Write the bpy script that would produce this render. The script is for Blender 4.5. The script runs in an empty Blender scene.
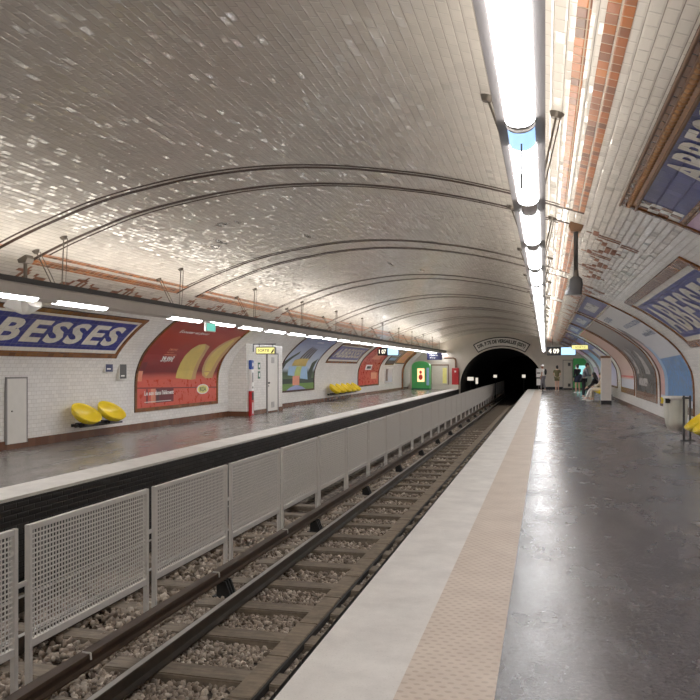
import bpy, bmesh, math, random
import numpy as np
from mathutils import Vector, Matrix
random.seed(7); rng = np.random.default_rng(7)
scn = bpy.context.scene
COL = scn.collection

# ------------------------------------------------------------------ camera
F_PX, VX, VY, CAM_H = 766.4, 545.4, 367.8, 1.5
cam_d = bpy.data.cameras.new('camera'); cam = bpy.data.objects.new('camera', cam_d); COL.objects.link(cam)
yaw = math.atan((VX-350)/F_PX)
cam.location = (0, 0, CAM_H); cam.rotation_euler = (math.pi/2, 0, yaw)
cam_d.sensor_fit = 'HORIZONTAL'; cam_d.sensor_width = 36; cam_d.lens = 36*F_PX/700
cam_d.shift_y = (VY-350)/700; cam_d.clip_start = .05; cam_d.clip_end = 300
scn.camera = cam

# ------------------------------------------------------------------ vault profile (half section left / right of the crown)
XC = -3.47; YN, YE = -7.0, 55.0
P_L = [(0,4.044),(0.391,4.035),(0.787,4.008),(1.191,3.964),(1.609,3.899),(2.052,3.821),(2.518,3.709),(3.005,3.553),(3.539,3.365),(4.116,3.123),(4.719,2.8),(5.323,2.381),(5.80,1.90),(6.0,1.5),(6.06,1.187),(6.07,0.6),(6.07,-1.5)]
P_R = [(0,4.044),(0.391,4.035),(0.787,4.008),(1.191,3.964),(1.609,3.899),(2.05,3.82),(2.52,3.712),(3.024,3.571),(3.572,3.391),(4.195,3.171),(4.87,2.871),(5.569,2.463),(6.15,1.99),(6.44,1.55),(6.53,1.229),(6.55,0.6),(6.55,-1.5)]
def fine(P, n=8):
    out = []
    for i in range(len(P)-1):
        g = lambda k: P[k] if 0 <= k < len(P) else ((-P[1][0], P[1][1]) if k < 0 else P[-1])
        p = [g(i-1), g(i), g(i+1), g(i+2)]
        for j in range(n):
            u = j/n
            out.append(tuple(.5*(2*p[1][d]+(p[2][d]-p[0][d])*u+(2*p[0][d]-5*p[1][d]+4*p[2][d]-p[3][d])*u*u+(3*p[1][d]-p[0][d]-3*p[2][d]+p[3][d])*u**3) for d in (0, 1)))
    out.append(P[-1]); return out
FP = {-1: fine(P_L), 1: fine(P_R)}
CUM = {}
for sg in FP:
    a = [0]
    for p, q in zip(FP[sg], FP[sg][1:]): a.append(a[-1]+math.hypot(q[0]-p[0], q[1]-p[1]))
    CUM[sg] = a
def S(sg, Y, v, off=0.0):
    """point on the lining: side, along the track, arc length from the crown, offset into the room"""
    P, Cm = FP[sg], CUM[sg]
    v = max(0, min(v, Cm[-1]-1e-4))
    lo, hi = 0, len(Cm)-1
    while hi-lo > 1:
        m = (lo+hi)//2
        if Cm[m] <= v: lo = m
        else: hi = m
    t = (v-Cm[lo])/(Cm[lo+1]-Cm[lo]); p, q = P[lo], P[lo+1]
    x, z = p[0]+(q[0]-p[0])*t, p[1]+(q[1]-p[1])*t
    def tang(k):
        a, b = P[max(0, k-2)], P[min(len(P)-1, k+2)]
        if k < 2: a = (-P[2][0], P[2][1])
        d = math.hypot(b[0]-a[0], b[1]-a[1]); return (b[0]-a[0])/d, (b[1]-a[1])/d
    t0, t1 = tang(lo), tang(lo+1)
    tx, tz = t0[0]+(t1[0]-t0[0])*t, t0[1]+(t1[1]-t0[1])*t
    n = math.hypot(tx, tz); nx, nz = tz/n, -tx/n
    return Vector((XC+sg*(x+nx*off), Y, z+nz*off))
def v_at_z(sg, z):
    lo, hi = 0, CUM[sg][-1]
    for _ in range(40):
        m = (lo+hi)/2
        if S(sg, 0, m).z > z: lo = m
        else: hi = m
    return lo
WALL_L, WALL_R = XC-6.07, XC+6.55

# ------------------------------------------------------------------ materials
def srgb(r, g, b):
    f = lambda c: (c/255/12.92 if c/255 <= .04045 else ((c/255+.055)/1.055)**2.4)
    return (f(r), f(g), f(b), 1)
class NT:
    def __init__(s, name):
        s.m = bpy.data.materials.new(name); s.m.use_nodes = True; s.t = s.m.node_tree; s.t.nodes.clear()
        s.out = s.t.nodes.new('ShaderNodeOutputMaterial'); s.b = s.t.nodes.new('ShaderNodeBsdfPrincipled')
        s.t.links.new(s.b.outputs[0], s.out.inputs[0])
    def n(s, typ, **kw):
        o = s.t.nodes.new(typ)
        for k, v in kw.items(): setattr(o, k, v)
        return o
    def l(s, a, b): s.t.links.new(a, b)
    def put(s, v, inp):
        if isinstance(v, bpy.types.NodeSocket): s.l(v, inp)
        else: inp.default_value = v
    def math(s, op, a, b=0.0, c=0.0):
        o = s.n('ShaderNodeMath', operation=op)
        s.put(a, o.inputs[0]); s.put(b, o.inputs[1]); s.put(c, o.inputs[2]); return o.outputs[0]
    def mix(s, f, a, b, bt='MIX'):
        o = s.n('ShaderNodeMix', data_type='RGBA', blend_type=bt)
        s.put(f, o.inputs[0]); s.put(a, o.inputs[6]); s.put(b, o.inputs[7]); return o.outputs[2]
    def ramp(s, f, stops):
        o = s.n('ShaderNodeValToRGB'); s.l(f, o.inputs[0])
        e = o.color_ramp.elements
        while len(e) < len(stops): e.new(.5)
        for el, (p, c) in zip(e, stops): el.position = p; el.color = c if len(c) == 4 else (*c, 1)
        return o.outputs[0]
    def noise(s, vec, scale, detail=3, rough=.5):
        o = s.n('ShaderNodeTexNoise'); o.inputs['Scale'].default_value = scale; o.inputs['Detail'].default_value = detail; o.inputs['Roughness'].default_value = rough
        if vec is not None: s.l(vec, o.inputs['Vector'])
        return o.outputs['Fac']
    def maprange(s, v, a, b, c, d):
        o = s.n('ShaderNodeMapRange'); s.put(v, o.inputs[0])
        for k, x in enumerate((a, b, c, d)): o.inputs[k+1].default_value = x
        return o.outputs[0]
    def bump(s, h, strength, dist, normal=None):
        o = s.n('ShaderNodeBump'); o.inputs['Strength'].default_value = strength; o.inputs['Distance'].default_value = dist
        s.l(h, o.inputs['Height'])
        if normal is not None: s.l(normal, o.inputs['Normal'])
        return o.outputs[0]
    def set(s, **kw):
        for k, v in kw.items(): s.put(v, s.b.inputs[k.replace('_', ' ')])
M = {}
def plain(name, rgb, rough=.5, metal=0.0, vary=.10, scale=6.0, spec=.5):
    t = NT(name); tc = t.n('ShaderNodeTexCoord')
    nz = t.noise(tc.outputs['Object'], scale, 4, .6)
    c = srgb(*rgb); lo = tuple(x*(1-vary) for x in c[:3])+(1,); hi = tuple(min(1, x*(1+vary)) for x in c[:3])+(1,)
    t.set(Base_Color=t.ramp(nz, [(.3, lo), (.7, hi)]), Roughness=t.maprange(nz, .3, .7, max(.02, rough-.06), min(1, rough+.06)), Metallic=metal)
    t.b.inputs['Specular IOR Level'].default_value = spec
    M[name] = t.m; return t.m
def emit(name, rgb, strength, base=None):
    t = NT(name); t.set(Base_Color=srgb(*(base or rgb)), Roughness=.35, Emission_Color=srgb(*rgb), Emission_Strength=strength)
    M[name] = t.m; return t.m

def tile_material(name, base, joint, w, h, rough, tilt, cvar=.06, jw=.004, bevel=.008, grime=0.0, stains=(), colours=None, brick=True, patches=0.0):
    t = NT(name); uv = t.n('ShaderNodeUVMap'); sx = t.n('ShaderNodeSeparateXYZ'); t.l(uv.outputs[0], sx.inputs[0])
    x, y = sx.outputs[0], sx.outputs[1]
    yr = t.math('DIVIDE', y, h); row = t.math('FLOOR', yr)
    xr = t.math('DIVIDE', x, w)
    if brick: xr = t.math('ADD', xr, t.math('MULTIPLY', t.math('FLOORED_MODULO', row, 2.0), .5))
    col = t.math('FLOOR', xr); fx = t.math('FRACT', xr); fy = t.math('FRACT', yr)
    cv = t.n('ShaderNodeCombineXYZ'); t.l(col, cv.inputs[0]); t.l(row, cv.inputs[1])
    wn = t.n('ShaderNodeTexWhiteNoise'); t.l(cv.outputs[0], wn.inputs[0])
    rs = t.n('ShaderNodeSeparateColor'); t.l(wn.outputs['Color'], rs.inputs[0])
    dx = t.math('MULTIPLY', t.math('MINIMUM', fx, t.math('SUBTRACT', 1.0, fx)), w)
    dy = t.math('MULTIPLY', t.math('MINIMUM', fy, t.math('SUBTRACT', 1.0, fy)), h)
    d = t.math('MINIMUM', dx, dy)
    prof = t.maprange(d, jw*.5, jw*.5+bevel, 0, 1)
    jm = t.maprange(d, jw*.4, jw*.7, 1, 0)
    if name == 'ceiling_tiles': jm = t.math('MAXIMUM', t.maprange(dy, jw*.4, jw*.7, 1, 0), t.maprange(dx, jw*.3, jw*.5, .35, 0))
    cube = lambda q: t.math('MULTIPLY', t.math('POWER', t.math('MULTIPLY', t.math('SUBTRACT', q, .5), 2.0), 5.0), .5)
    gx = t.math('MULTIPLY', t.math('MULTIPLY', t.math('SUBTRACT', fx, .5), cube(rs.outputs[0])), tilt*w)
    gy = t.math('MULTIPLY', t.math('MULTIPLY', t.math('SUBTRACT', fy, .5), cube(rs.outputs[1])), tilt*h)
    hgt = t.math('ADD', t.math('MULTIPLY', prof, .0022), t.math('ADD', gx, gy))
    nrm = t.bump(hgt, 1.0, 1.0)
    if colours:
        c = t.ramp(rs.outputs[2], [((i+.0)/max(1, len(colours)-1), srgb(*cc)) for i, cc in enumerate(colours)])
    else:
        b = srgb(*base)
        c = t.ramp(rs.outputs[2], [(0, tuple(q*(1-cvar) for q in b[:3])+(1,)), (1, tuple(min(1, q*(1+cvar)) for q in b[:3])+(1,))])
    if patches:
        big = t.noise(uv.outputs[0], .55, 4, .65)
        c = t.mix(t.maprange(big, .35, .7, 0, patches), c, srgb(120, 112, 105), 'MIX')
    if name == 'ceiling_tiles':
        crown_shade = t.maprange(t.math('ABSOLUTE', y), 1.4, 3.7, .40, 0)  # shade painted into the tile colour: darker crown, brighter towards the lamp sides
        c = t.mix(crown_shade, c, srgb(150, 140, 128))
    c = t.mix(jm, c, srgb(*joint))
    if grime:
        g = t.noise(uv.outputs[0], 1.3, 6, .7)
        c = t.mix(t.maprange(g, .45, .75, 0, grime), c, srgb(96, 84, 72), 'MULTIPLY')
    for (su, sv, ax, ay) in stains:
        ddx = t.math('DIVIDE', t.math('SUBTRACT', x, su), ax); ddy = t.math('DIVIDE', t.math('SUBTRACT', y, sv), ay)
        r = t.math('SQRT', t.math('ADD', t.math('MULTIPLY', ddx, ddx), t.math('MULTIPLY', ddy, ddy)))
        nz = t.noise(uv.outputs[0], 9.0, 4, .7)
        mk = t.maprange(t.math('ADD', r, t.math('MULTIPLY', t.math('SUBTRACT', nz, .5), 2.6)), .75, 1.0, .9, 0)
        c = t.mix(mk, c, srgb(44, 36, 30))
    t.set(Base_Color=c, Roughness=t.mix(jm, (rough,)*3+(1,), (.8, .8, .8, 1)), Normal=nrm)
    t.b.inputs['Specular IOR Level'].default_value = .3 if colours else .6
    M[name] = t.m; return t.m
W_T, H_T = .155, .078
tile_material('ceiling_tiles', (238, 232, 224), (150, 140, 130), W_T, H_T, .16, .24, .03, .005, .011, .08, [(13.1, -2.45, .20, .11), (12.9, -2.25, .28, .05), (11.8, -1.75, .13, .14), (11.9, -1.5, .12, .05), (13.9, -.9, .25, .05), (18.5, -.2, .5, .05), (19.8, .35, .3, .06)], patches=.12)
tile_material('wall_tiles', (244, 241, 236), (196, 188, 178), W_T, H_T, .20, .05, .05, .005, .009, .10)
tile_material('amber_tiles', None, (205, 190, 170), .125, .082, .35, .10, colours=[(92, 50, 26), (160, 82, 26), (186, 102, 30), (116, 64, 36), (196, 112, 40)], jw=.007, brick=False)
tile_material('brown_tiles', None, (84, 66, 54), .125, .08, .5, .02, colours=[(62, 38, 28), (84, 52, 36), (50, 32, 26)], jw=.004, brick=False)
tile_material('deco_tiles', None, (150, 120, 100), .125, .08, .5, .02, colours=[(128, 72, 46), (150, 92, 62), (112, 62, 42)], jw=.004, brick=False)
tile_material('frame_tiles', None, (70, 48, 34), .16, .16, .25, .10, colours=[(118, 74, 42), (140, 90, 52), (102, 64, 40)], jw=.005, brick=False)
tile_material('blue_tiles', None, (128, 132, 160), .155, .155, .32, .03, colours=[(26, 36, 116), (36, 48, 138), (30, 42, 126), (46, 58, 148)], jw=.004, brick=False)
tile_material('white_letter_tiles', (238, 234, 222), (196, 190, 178), .155, .155, .2, .05, .04, .004, brick=False)
tile_material('violet_tiles', None, (150, 150, 175), .155, .155, .4, .02, colours=[(84, 84, 140), (70, 74, 138), (96, 96, 150)], jw=.004, brick=False)
tile_material('plinth_tiles', None, (80, 58, 46), .2, .22, .25, .06, colours=[(112, 74, 56), (98, 64, 48), (120, 82, 62)], jw=.004, brick=False)
tile_material('edge_brick', None, (30, 29, 28), .22, .065, .45, .10, colours=[(22, 21, 20), (32, 30, 29), (26, 25, 24), (40, 38, 36)], jw=.006)

def floor_mat(name, c1, c2, c3, r0, r1):
    t = NT(name); tc = t.n('ShaderNodeTexCoord'); mp = t.n('ShaderNodeMapping'); t.l(tc.outputs['Object'], mp.inputs[0]); mp.inputs['Scale'].default_value = (1, .45, 1)
    v = mp.outputs[0]
    big = t.noise(v, .9, 5, .6); mid = t.noise(v, 4.0, 6, .7); fin = t.noise(tc.outputs['Object'], 42, 6, .75)
    c = t.ramp(big, [(.3, srgb(*c1)), (.52, srgb(*c2)), (.72, srgb(*c3))])
    c = t.mix(t.maprange(mid, .40, .66, 0, .65), c, srgb(*c1), 'MIX')
    st = t.noise(tc.outputs['Object'], 7.0, 9, .78); c = t.mix(t.maprange(st, .50, .68, 0, .6), c, srgb(56, 53, 55)); c = t.mix(t.maprange(st, .30, .45, .35, 0), c, srgb(150, 143, 139))
    c = t.mix(t.maprange(fin, .52, .68, 0, .4), c, srgb(150, 143, 139)); c = t.mix(t.maprange(fin, .34, .46, .6, 0), c, srgb(38, 36, 38))
    # square slab joints across the platform
    sx = t.n('ShaderNodeSeparateXYZ'); t.l(tc.outputs['Object'], sx.inputs[0])
    if name == 'dark_floor':
        wob = t.math('ADD', sx.outputs[0], t.math('MULTIPLY', t.math('SUBTRACT', mid, .5), .12)); c = t.mix(t.maprange(wob, -.10, .0, .6, 0), c, srgb(52, 50, 53))
    fy = t.math('FRACT', t.math('DIVIDE', sx.outputs[1], 6.1)); j = t.maprange(t.math('MINIMUM', fy, t.math('SUBTRACT', 1.0, fy)), .0005, .0016, .65, 0)
    c = t.mix(j, c, srgb(40, 37, 36))
    rough = t.maprange(t.noise(v, 2.2, 5, .65), .3, .7, r0, r1)
    h = t.math('ADD', t.math('MULTIPLY', mid, .0035), t.math('ADD', t.math('MULTIPLY', t.noise(tc.outputs['Object'], 22, 5, .7), .0045), t.math('MULTIPLY', fin, .002)))
    t.set(Base_Color=c, Roughness=rough, Normal=t.bump(h, .6, 1.0)); t.b.inputs['Specular IOR Level'].default_value = .6
    M[name] = t.m
floor_mat('dark_floor', (56, 54, 56), (90, 86, 87), (116, 110, 108), .14, .34)
floor_mat('left_floor', (104, 98, 94), (122, 115, 109), (138, 130, 122), .15, .32)
def edge_mat():
    t = NT('white_stone_edge'); tc = t.n('ShaderNodeTexCoord'); n1 = t.noise(tc.outputs['Object'], 3, 6, .65); n2 = t.noise(tc.outputs['Object'], 90, 2, .5)
    c = t.ramp(n1, [(.3, srgb(198, 192, 184)), (.7, srgb(226, 221, 213))]); c = t.mix(t.maprange(n2, .6, .72, 0, .3), c, srgb(150, 143, 135))
    t.set(Base_Color=c, Roughness=.55, Normal=t.bump(n2, .15, .01)); M['white_stone_edge'] = t.m
    t = NT('tactile_paving'); tc = t.n('ShaderNodeTexCoord'); sx = t.n('ShaderNodeSeparateXYZ'); t.l(tc.outputs['Object'], sx.inputs[0])
    p = .062
    yr = t.math('DIVIDE', sx.outputs[1], p*.8); row = t.math('FLOOR', yr)
    xr = t.math('ADD', t.math('DIVIDE', sx.outputs[0], p), t.math('MULTIPLY', t.math('FLOORED_MODULO', row, 2.0), .5))
    a = t.math('SUBTRACT', t.math('FRACT', xr), .5); b = t.math('SUBTRACT', t.math('FRACT', yr), .5)
    r = t.math('SQRT', t.math('ADD', t.math('MULTIPLY', a, a), t.math('MULTIPLY', b, b)))
    dome = t.maprange(r, .16, .34, 1, 0); n1 = t.noise(tc.outputs['Object'], 2.5, 6, .65)
    c = t.ramp(n1, [(.3, srgb(190, 172, 154)), (.7, srgb(208, 192, 174))]); c = t.mix(t.math('MULTIPLY', dome, .35), c, srgb(150, 130, 112))
    t.set(Base_Color=c, Roughness=.6, Normal=t.bump(t.math('MULTIPLY', dome, .004), 1.0, 1.0)); M['tactile_paving'] = t.m
edge_mat()
def ballast_mat():
    t = NT('ballast_stone'); g = t.n('ShaderNodeNewGeometry'); tc = t.n('ShaderNodeTexCoord')
    c = t.ramp(g.outputs['Random Per Island'], [(0, srgb(84, 70, 58)), (.25, srgb(156, 140, 124)), (.5, srgb(190, 174, 156)), (.75, srgb(118, 102, 88)), (1, srgb(226, 212, 194))])
    n = t.noise(tc.outputs['Object'], 25, 4, .6); c = t.mix(t.maprange(n, .4, .8, 0, .5), c, srgb(84, 70, 58))
    t.set(Base_Color=c, Roughness=.85); M['ballast_stone'] = t.m
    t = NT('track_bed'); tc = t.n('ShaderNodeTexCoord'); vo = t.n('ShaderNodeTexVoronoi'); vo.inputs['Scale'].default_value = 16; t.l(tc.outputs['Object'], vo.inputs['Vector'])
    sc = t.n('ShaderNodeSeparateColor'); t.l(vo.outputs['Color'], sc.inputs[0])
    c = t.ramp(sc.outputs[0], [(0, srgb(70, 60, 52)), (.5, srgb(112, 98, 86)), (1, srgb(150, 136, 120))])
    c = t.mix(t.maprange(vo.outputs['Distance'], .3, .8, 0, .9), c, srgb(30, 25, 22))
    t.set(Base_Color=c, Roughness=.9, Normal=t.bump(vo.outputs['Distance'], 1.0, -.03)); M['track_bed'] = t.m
ballast_mat()
def wood_mat(name, a, b):
    t = NT(name); tc = t.n('ShaderNodeTexCoord'); mp = t.n('ShaderNodeMapping'); mp.inputs['Scale'].default_value = (2, 22, 22); t.l(tc.outputs['Object'], mp.inputs[0])
    n = t.noise(mp.outputs[0], 1.0, 6, .65); n2 = t.noise(tc.outputs['Object'], 5, 5, .7)
    c = t.ramp(n, [(.3, srgb(*a)), (.7, srgb(*b))]); c = t.mix(t.maprange(n2, .45, .75, 0, .6), c, srgb(66, 56, 46))
    t.set(Base_Color=c, Roughness=.8, Normal=t.bump(n, .3, .01)); M[name] = t.m
wood_mat('sleeper_wood', (104, 92, 80), (150, 136, 118)); wood_mat('plank_wood', (112, 98, 82), (150, 134, 114))
plain('rail_steel', (74, 66, 58), .35, .7, .25, 9); plain('rail_top', (196, 192, 188), .35, .7, .1); plain('rail_web', (70, 58, 48), .7, .2, .25)
plain('third_rail_steel', (84, 68, 56), .42, .5, .2); plain('black_rubber', (26, 25, 25), .6); plain('galvanised', (214, 209, 202), .45, .25, .05, 20)
plain('housing_grey', (196, 188, 180), .5, .0, .05); plain('housing_mid', (104, 98, 95), .5, .0, .05); plain('housing_dark', (52, 48, 45), .5); plain('rod_metal', (104, 96, 88), .45, .5)
plain('white_paint', (226, 222, 214), .4, 0, .04); plain('cream_paint', (206, 198, 184), .5, 0, .05); plain('grey_paint', (128, 124, 120), .45, 0, .06)
plain('dark_grey', (66, 64, 64), .4, 0, .1); plain('black_paint', (18, 18, 20), .4); plain('yellow_shell', (255, 220, 36), .25, 0, .05, 3)
plain('red_paint', (186, 30, 34), .35); plain('blue_paint', (44, 84, 176), .4); plain('green_paint', (70, 176, 92), .4); plain('dark_green', (20, 96, 62), .4)
plain('white_print', (244, 242, 238), .5, 0, .02); plain('black_print', (24, 24, 28), .5); plain('navy_print', (28, 34, 84), .4)
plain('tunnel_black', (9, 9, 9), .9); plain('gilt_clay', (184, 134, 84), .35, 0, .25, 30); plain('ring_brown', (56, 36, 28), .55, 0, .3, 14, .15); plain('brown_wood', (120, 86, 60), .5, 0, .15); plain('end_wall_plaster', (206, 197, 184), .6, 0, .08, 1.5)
plain('skin_light', (222, 178, 150), .5); plain('skin_tan', (186, 136, 106), .5); plain('hair_dark', (30, 22, 18), .5); plain('hair_brown', (70, 46, 30), .5)
plain('cloth_black', (26, 26, 30), .85); plain('cloth_white', (232, 228, 222), .85); plain('cloth_cream', (226, 212, 190), .85); plain('cloth_olive', (104, 98, 66), .85); plain('cloth_navy', (34, 38, 58), .85); plain('cloth_grey', (120, 118, 122), .85); plain('shoe_white', (236, 232, 226), .6); plain('denim_dark', (40, 46, 66), .85)
# posters
def grad(name, stops, axis=1, rough=.42):
    t = NT(name); uv = t.n('ShaderNodeUVMap'); sx = t.n('ShaderNodeSeparateXYZ'); t.l(uv.outputs[0], sx.inputs[0])
    n = t.noise(uv.outputs[0], 1.1, 4, .5)
    f = t.math('ADD', sx.outputs[axis], t.math('MULTIPLY', t.math('SUBTRACT', n, .5), .16))
    t.set(Base_Color=t.ramp(f, [(p, srgb(*c)) for p, c in stops]), Roughness=rough); M[name] = t.m
grad('red_poster_ground', [(0, (200, 76, 62)), (.24, (208, 84, 66)), (.30, (110, 14, 26)), (.5, (150, 28, 24)), (.7, (170, 44, 20)), (.85, (150, 38, 24)), (1, (92, 26, 26))])
plain('slate_print', (104, 118, 150), .5); plain('salmon', (214, 84, 66), .3, 0, .05); plain('yellow_art', (216, 190, 96), .35, 0, .12, 2); plain('tan_art', (196, 154, 100), .35, 0, .1, 3); plain('dark_art', (76, 36, 40), .4); plain('maroon_art', (104, 24, 34), .4); plain('peach_art', (236, 150, 120), .4); plain('lemon_print', (250, 236, 140), .4)
grad('blue_poster_ground', [(0, (120, 130, 120)), (.12, (88, 120, 70)), (.24, (46, 64, 44)), (.30, (190, 206, 226)), (.55, (170, 186, 214)), (.75, (120, 136, 180)), (1, (70, 84, 136))])
plain('sky_art', (160, 200, 236), .4); plain('leaf_art', (190, 206, 110), .4, 0, .15); plain('gold_art', (206, 178, 96), .4, 0, .15, 12); plain('meadow_art', (104, 142, 62), .5, 0, .3, 14); plain('hedge_art', (40, 56, 42), .5, 0, .3, 10); plain('feather_art', (66, 56, 66), .4); plain('lilac_art', (150, 160, 206), .4)
plain('poster_red', (208, 52, 40), .3, 0, .05)
grad('pale_poster_ground', [(0, (206, 214, 226)), (.5, (216, 216, 220)), (1, (224, 220, 214))])
plain('denim_art', (66, 128, 190), .35, 0, .45, 9); plain('blush_art', (206, 158, 152), .35, 0, .2, 4); plain('smoke_art', (96, 86, 88), .35, 0, .3, 3); plain('skyblue_art', (150, 190, 228), .35, 0, .1)
grad('grey_poster_ground', [(0, (52, 50, 52)), (.2, (70, 66, 68)), (.45, (92, 86, 86)), (.7, (128, 118, 112)), (1, (160, 150, 140))])
plain('charcoal_art', (42, 40, 42), .3, 0, .3, 5); plain('silver_art', (170, 166, 164), .3, 0, .2, 5)
grad('peach_poster_ground', [(0, (218, 190, 180)), (.5, (214, 180, 164)), (1, (196, 146, 120))])
grad('pink_poster_ground', [(0, (206, 170, 196)), (1, (214, 180, 206))]); grad('lavender_poster_ground', [(0, (214, 214, 232)), (.6, (160, 168, 214)), (1, (120, 130, 190))]); grad('orange_poster_ground', [(0, (226, 150, 96)), (1, (236, 176, 120))])
emit('tube_light', (250, 250, 252), 12.0); emit('added_uplight', (255, 244, 228), 4.6); emit('blue_unit', (150, 195, 245), .75, (150, 190, 230)); emit('display_panel', (165, 212, 250), .75); emit('exit_yellow', (240, 232, 140), .5); emit('kiosk_glow', (255, 190, 130), 1.0); emit('signal_white', (255, 245, 225), .35); emit('digits', (255, 246, 220), .9)
emit('exit_green', (90, 190, 170), .5); emit('shop_glow', (150, 225, 225), .5)
def bag_mat():
    t = NT('clear_bag'); t.set(Base_Color=srgb(232, 230, 212), Roughness=.35, Alpha=.7); t.b.inputs['Transmission Weight'].default_value = .25; M['clear_bag'] = t.m
bag_mat()

# ------------------------------------------------------------------ mesh builder and object helpers
class MB:
    def __init__(s): s.v = []; s.f = []; s.uv = {}; s.smooth = set()
    def add(s, vs, fs, smooth=False):
        o = len(s.v); s.v += [tuple(p) for p in vs]
        for f in fs:
            if smooth: s.smooth.add(len(s.f))
            s.f.append(tuple(i+o for i in f))
        return s
    def box(s, x0, x1, y0, y1, z0, z1, bev=0.0):
        if bev > 0:
            bm = bmesh.new(); bmesh.ops.create_cube(bm, size=1)
            for w in bm.verts: w.co = Vector(((x0+x1)/2+w.co.x*(x1-x0), (y0+y1)/2+w.co.y*(y1-y0), (z0+z1)/2+w.co.z*(z1-z0)))
            bmesh.ops.bevel(bm, geom=bm.edges[:], offset=bev, segments=2, affect='EDGES')
            return s.bm(bm)
        return s.add([(x0,y0,z0),(x1,y0,z0),(x1,y1,z0),(x0,y1,z0),(x0,y0,z1),(x1,y0,z1),(x1,y1,z1),(x0,y1,z1)],
                     [(3,2,1,0),(4,5,6,7),(0,1,5,4),(1,2,6,5),(2,3,7,6),(3,0,4,7)])
    def bm(s, bm, smooth=False):
        bm.verts.index_update(); s.add([v.co[:] for v in bm.verts], [[v.index for v in f.verts] for f in bm.faces], smooth); bm.free(); return s
    def cyl(s, p0, p1, r0, r1=None, n=10, cap=True, arc=None):
        p0, p1 = Vector(p0), Vector(p1); r1 = r0 if r1 is None else r1
        d = (p1-p0).normalized(); a = d.orthogonal().normalized(); b = d.cross(a)
        vs = []
        for p, r in ((p0, r0), (p1, r1)):
            for i in range(n):
                t = 2*math.pi*i/n; vs.append(p+(a*math.cos(t)+b*math.sin(t))*r)
        fs = [(i, (i+1) % n, n+(i+1) % n, n+i) for i in range(n)]
        o = len(s.f); s.add(vs, fs, True)
        if cap: s.add(vs[:n], [tuple(range(n))[::-1]]); s.add(vs[n:], [tuple(range(n))])
        return s
    def path(s, pts, r, n=8):
        for a, b in zip(pts, pts[1:]): s.cyl(a, b, r, r, n)
        return s
    def prism(s, poly, axis, a, b):
        """poly in the two other axes, extruded along axis from a to b"""
        n = len(poly)
        def P(p, t): return {0: (t, p[0], p[1]), 1: (p[0], t, p[1]), 2: (p[0], p[1], t)}[axis]
        return s.add([P(p, a) for p in poly]+[P(p, b) for p in poly], [tuple(range(n)), tuple(range(n, 2*n))[::-1]]+[(i, n+i, n+(i+1) % n, (i+1) % n) for i in range(n)])
    def ellipsoid(s, c, r, rot=None, n=12, m=8, half=False):
        vs = []; fs = []
        for j in range(m+1):
            th = math.pi*j/m*(.5 if half else 1)
            for i in range(n):
                ph = 2*math.pi*i/n; p = Vector((math.sin(th)*math.cos(ph)*r[0], math.sin(th)*math.sin(ph)*r[1], math.cos(th)*r[2]))
                if rot: p = rot @ p
                vs.append(Vector(c)+p)
        for j in range(m):
            for i in range(n): fs.append((j*n+i, j*n+(i+1) % n, (j+1)*n+(i+1) % n, (j+1)*n+i))
        return s.add(vs, fs, True)
    def lathe(s, prof, c=(0,0,0), n=20):
        vs = [(c[0]+r*math.cos(2*math.pi*i/n), c[1]+r*math.sin(2*math.pi*i/n), c[2]+z) for r, z in prof for i in range(n)]
        return s.add(vs, [(j*n+i, j*n+(i+1) % n, (j+1)*n+(i+1) % n, (j+1)*n+i) for j in range(len(prof)-1) for i in range(n)], True)
    def xform(s, Mx): s.v = [tuple(Mx @ Vector(p)) for p in s.v]; return s
    def build(s, name, mat, parent=None, uv=None, origin=None):
        me = bpy.data.meshes.new(name)
        o = Vector(origin) if origin is not None else Vector((0, 0, 0))
        me.from_pydata([tuple(Vector(p)-o) for p in s.v], [], s.f); me.materials.append(M[mat] if isinstance(mat, str) else mat)
        if s.smooth:
            sm = [i in s.smooth for i in range(len(s.f))]; me.polygons.foreach_set('use_smooth', sm)
        if uv:
            l = me.uv_layers.new(name='UVMap')
            for lp in me.loops: l.data[lp.index].uv = uv(s.v[lp.vertex_index], lp.vertex_index)
        me.update()
        ob = bpy.data.objects.new(name, me); COL.objects.link(ob)
        if parent: ob.parent = parent
        elif origin is not None: ob.location = o
        return ob
def thing(name, label, cat, loc=(0,0,0), rotz=0.0, group=None):
    o = bpy.data.objects.new(name, None); COL.objects.link(o); o.location = loc; o.rotation_euler = (0, 0, rotz); o.empty_display_size = .1
    o['label'] = label; o['category'] = cat
    if group: o['group'] = group
    return o
def tag(o, label, cat, group=None, kind=None):
    o['label'] = label; o['category'] = cat
    if group: o['group'] = group
    if kind: o['kind'] = kind
    return o
def struct(o): o['kind'] = 'structure'; return o
def dup(root, loc, rotz=None, label=None, group=None):
    r = root.copy(); COL.objects.link(r); r.location = loc
    if rotz is not None: r.rotation_euler = (0, 0, rotz)
    if label: r['label'] = label
    if group: r['group'] = group
    for ch in list(root.children):
        c = ch.copy(); COL.objects.link(c); c.parent = r
        for g in list(ch.children):
            d = g.copy(); COL.objects.link(d); d.parent = c
    return r
ONES = ['zeroth','first','second','third','fourth','fifth','sixth','seventh','eighth','ninth','tenth','eleventh','twelfth','thirteenth','fourteenth','fifteenth','sixteenth','seventeenth','eighteenth','nineteenth']
def ordn(n):
    if n < 20: return ONES[n]
    t, u = divmod(n, 10); T = {2:'twent',3:'thirt',4:'fort',5:'fift',6:'sixt',7:'sevent'}[t]
    return T+'ieth' if u == 0 else T+'y-'+ONES[u]

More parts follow.
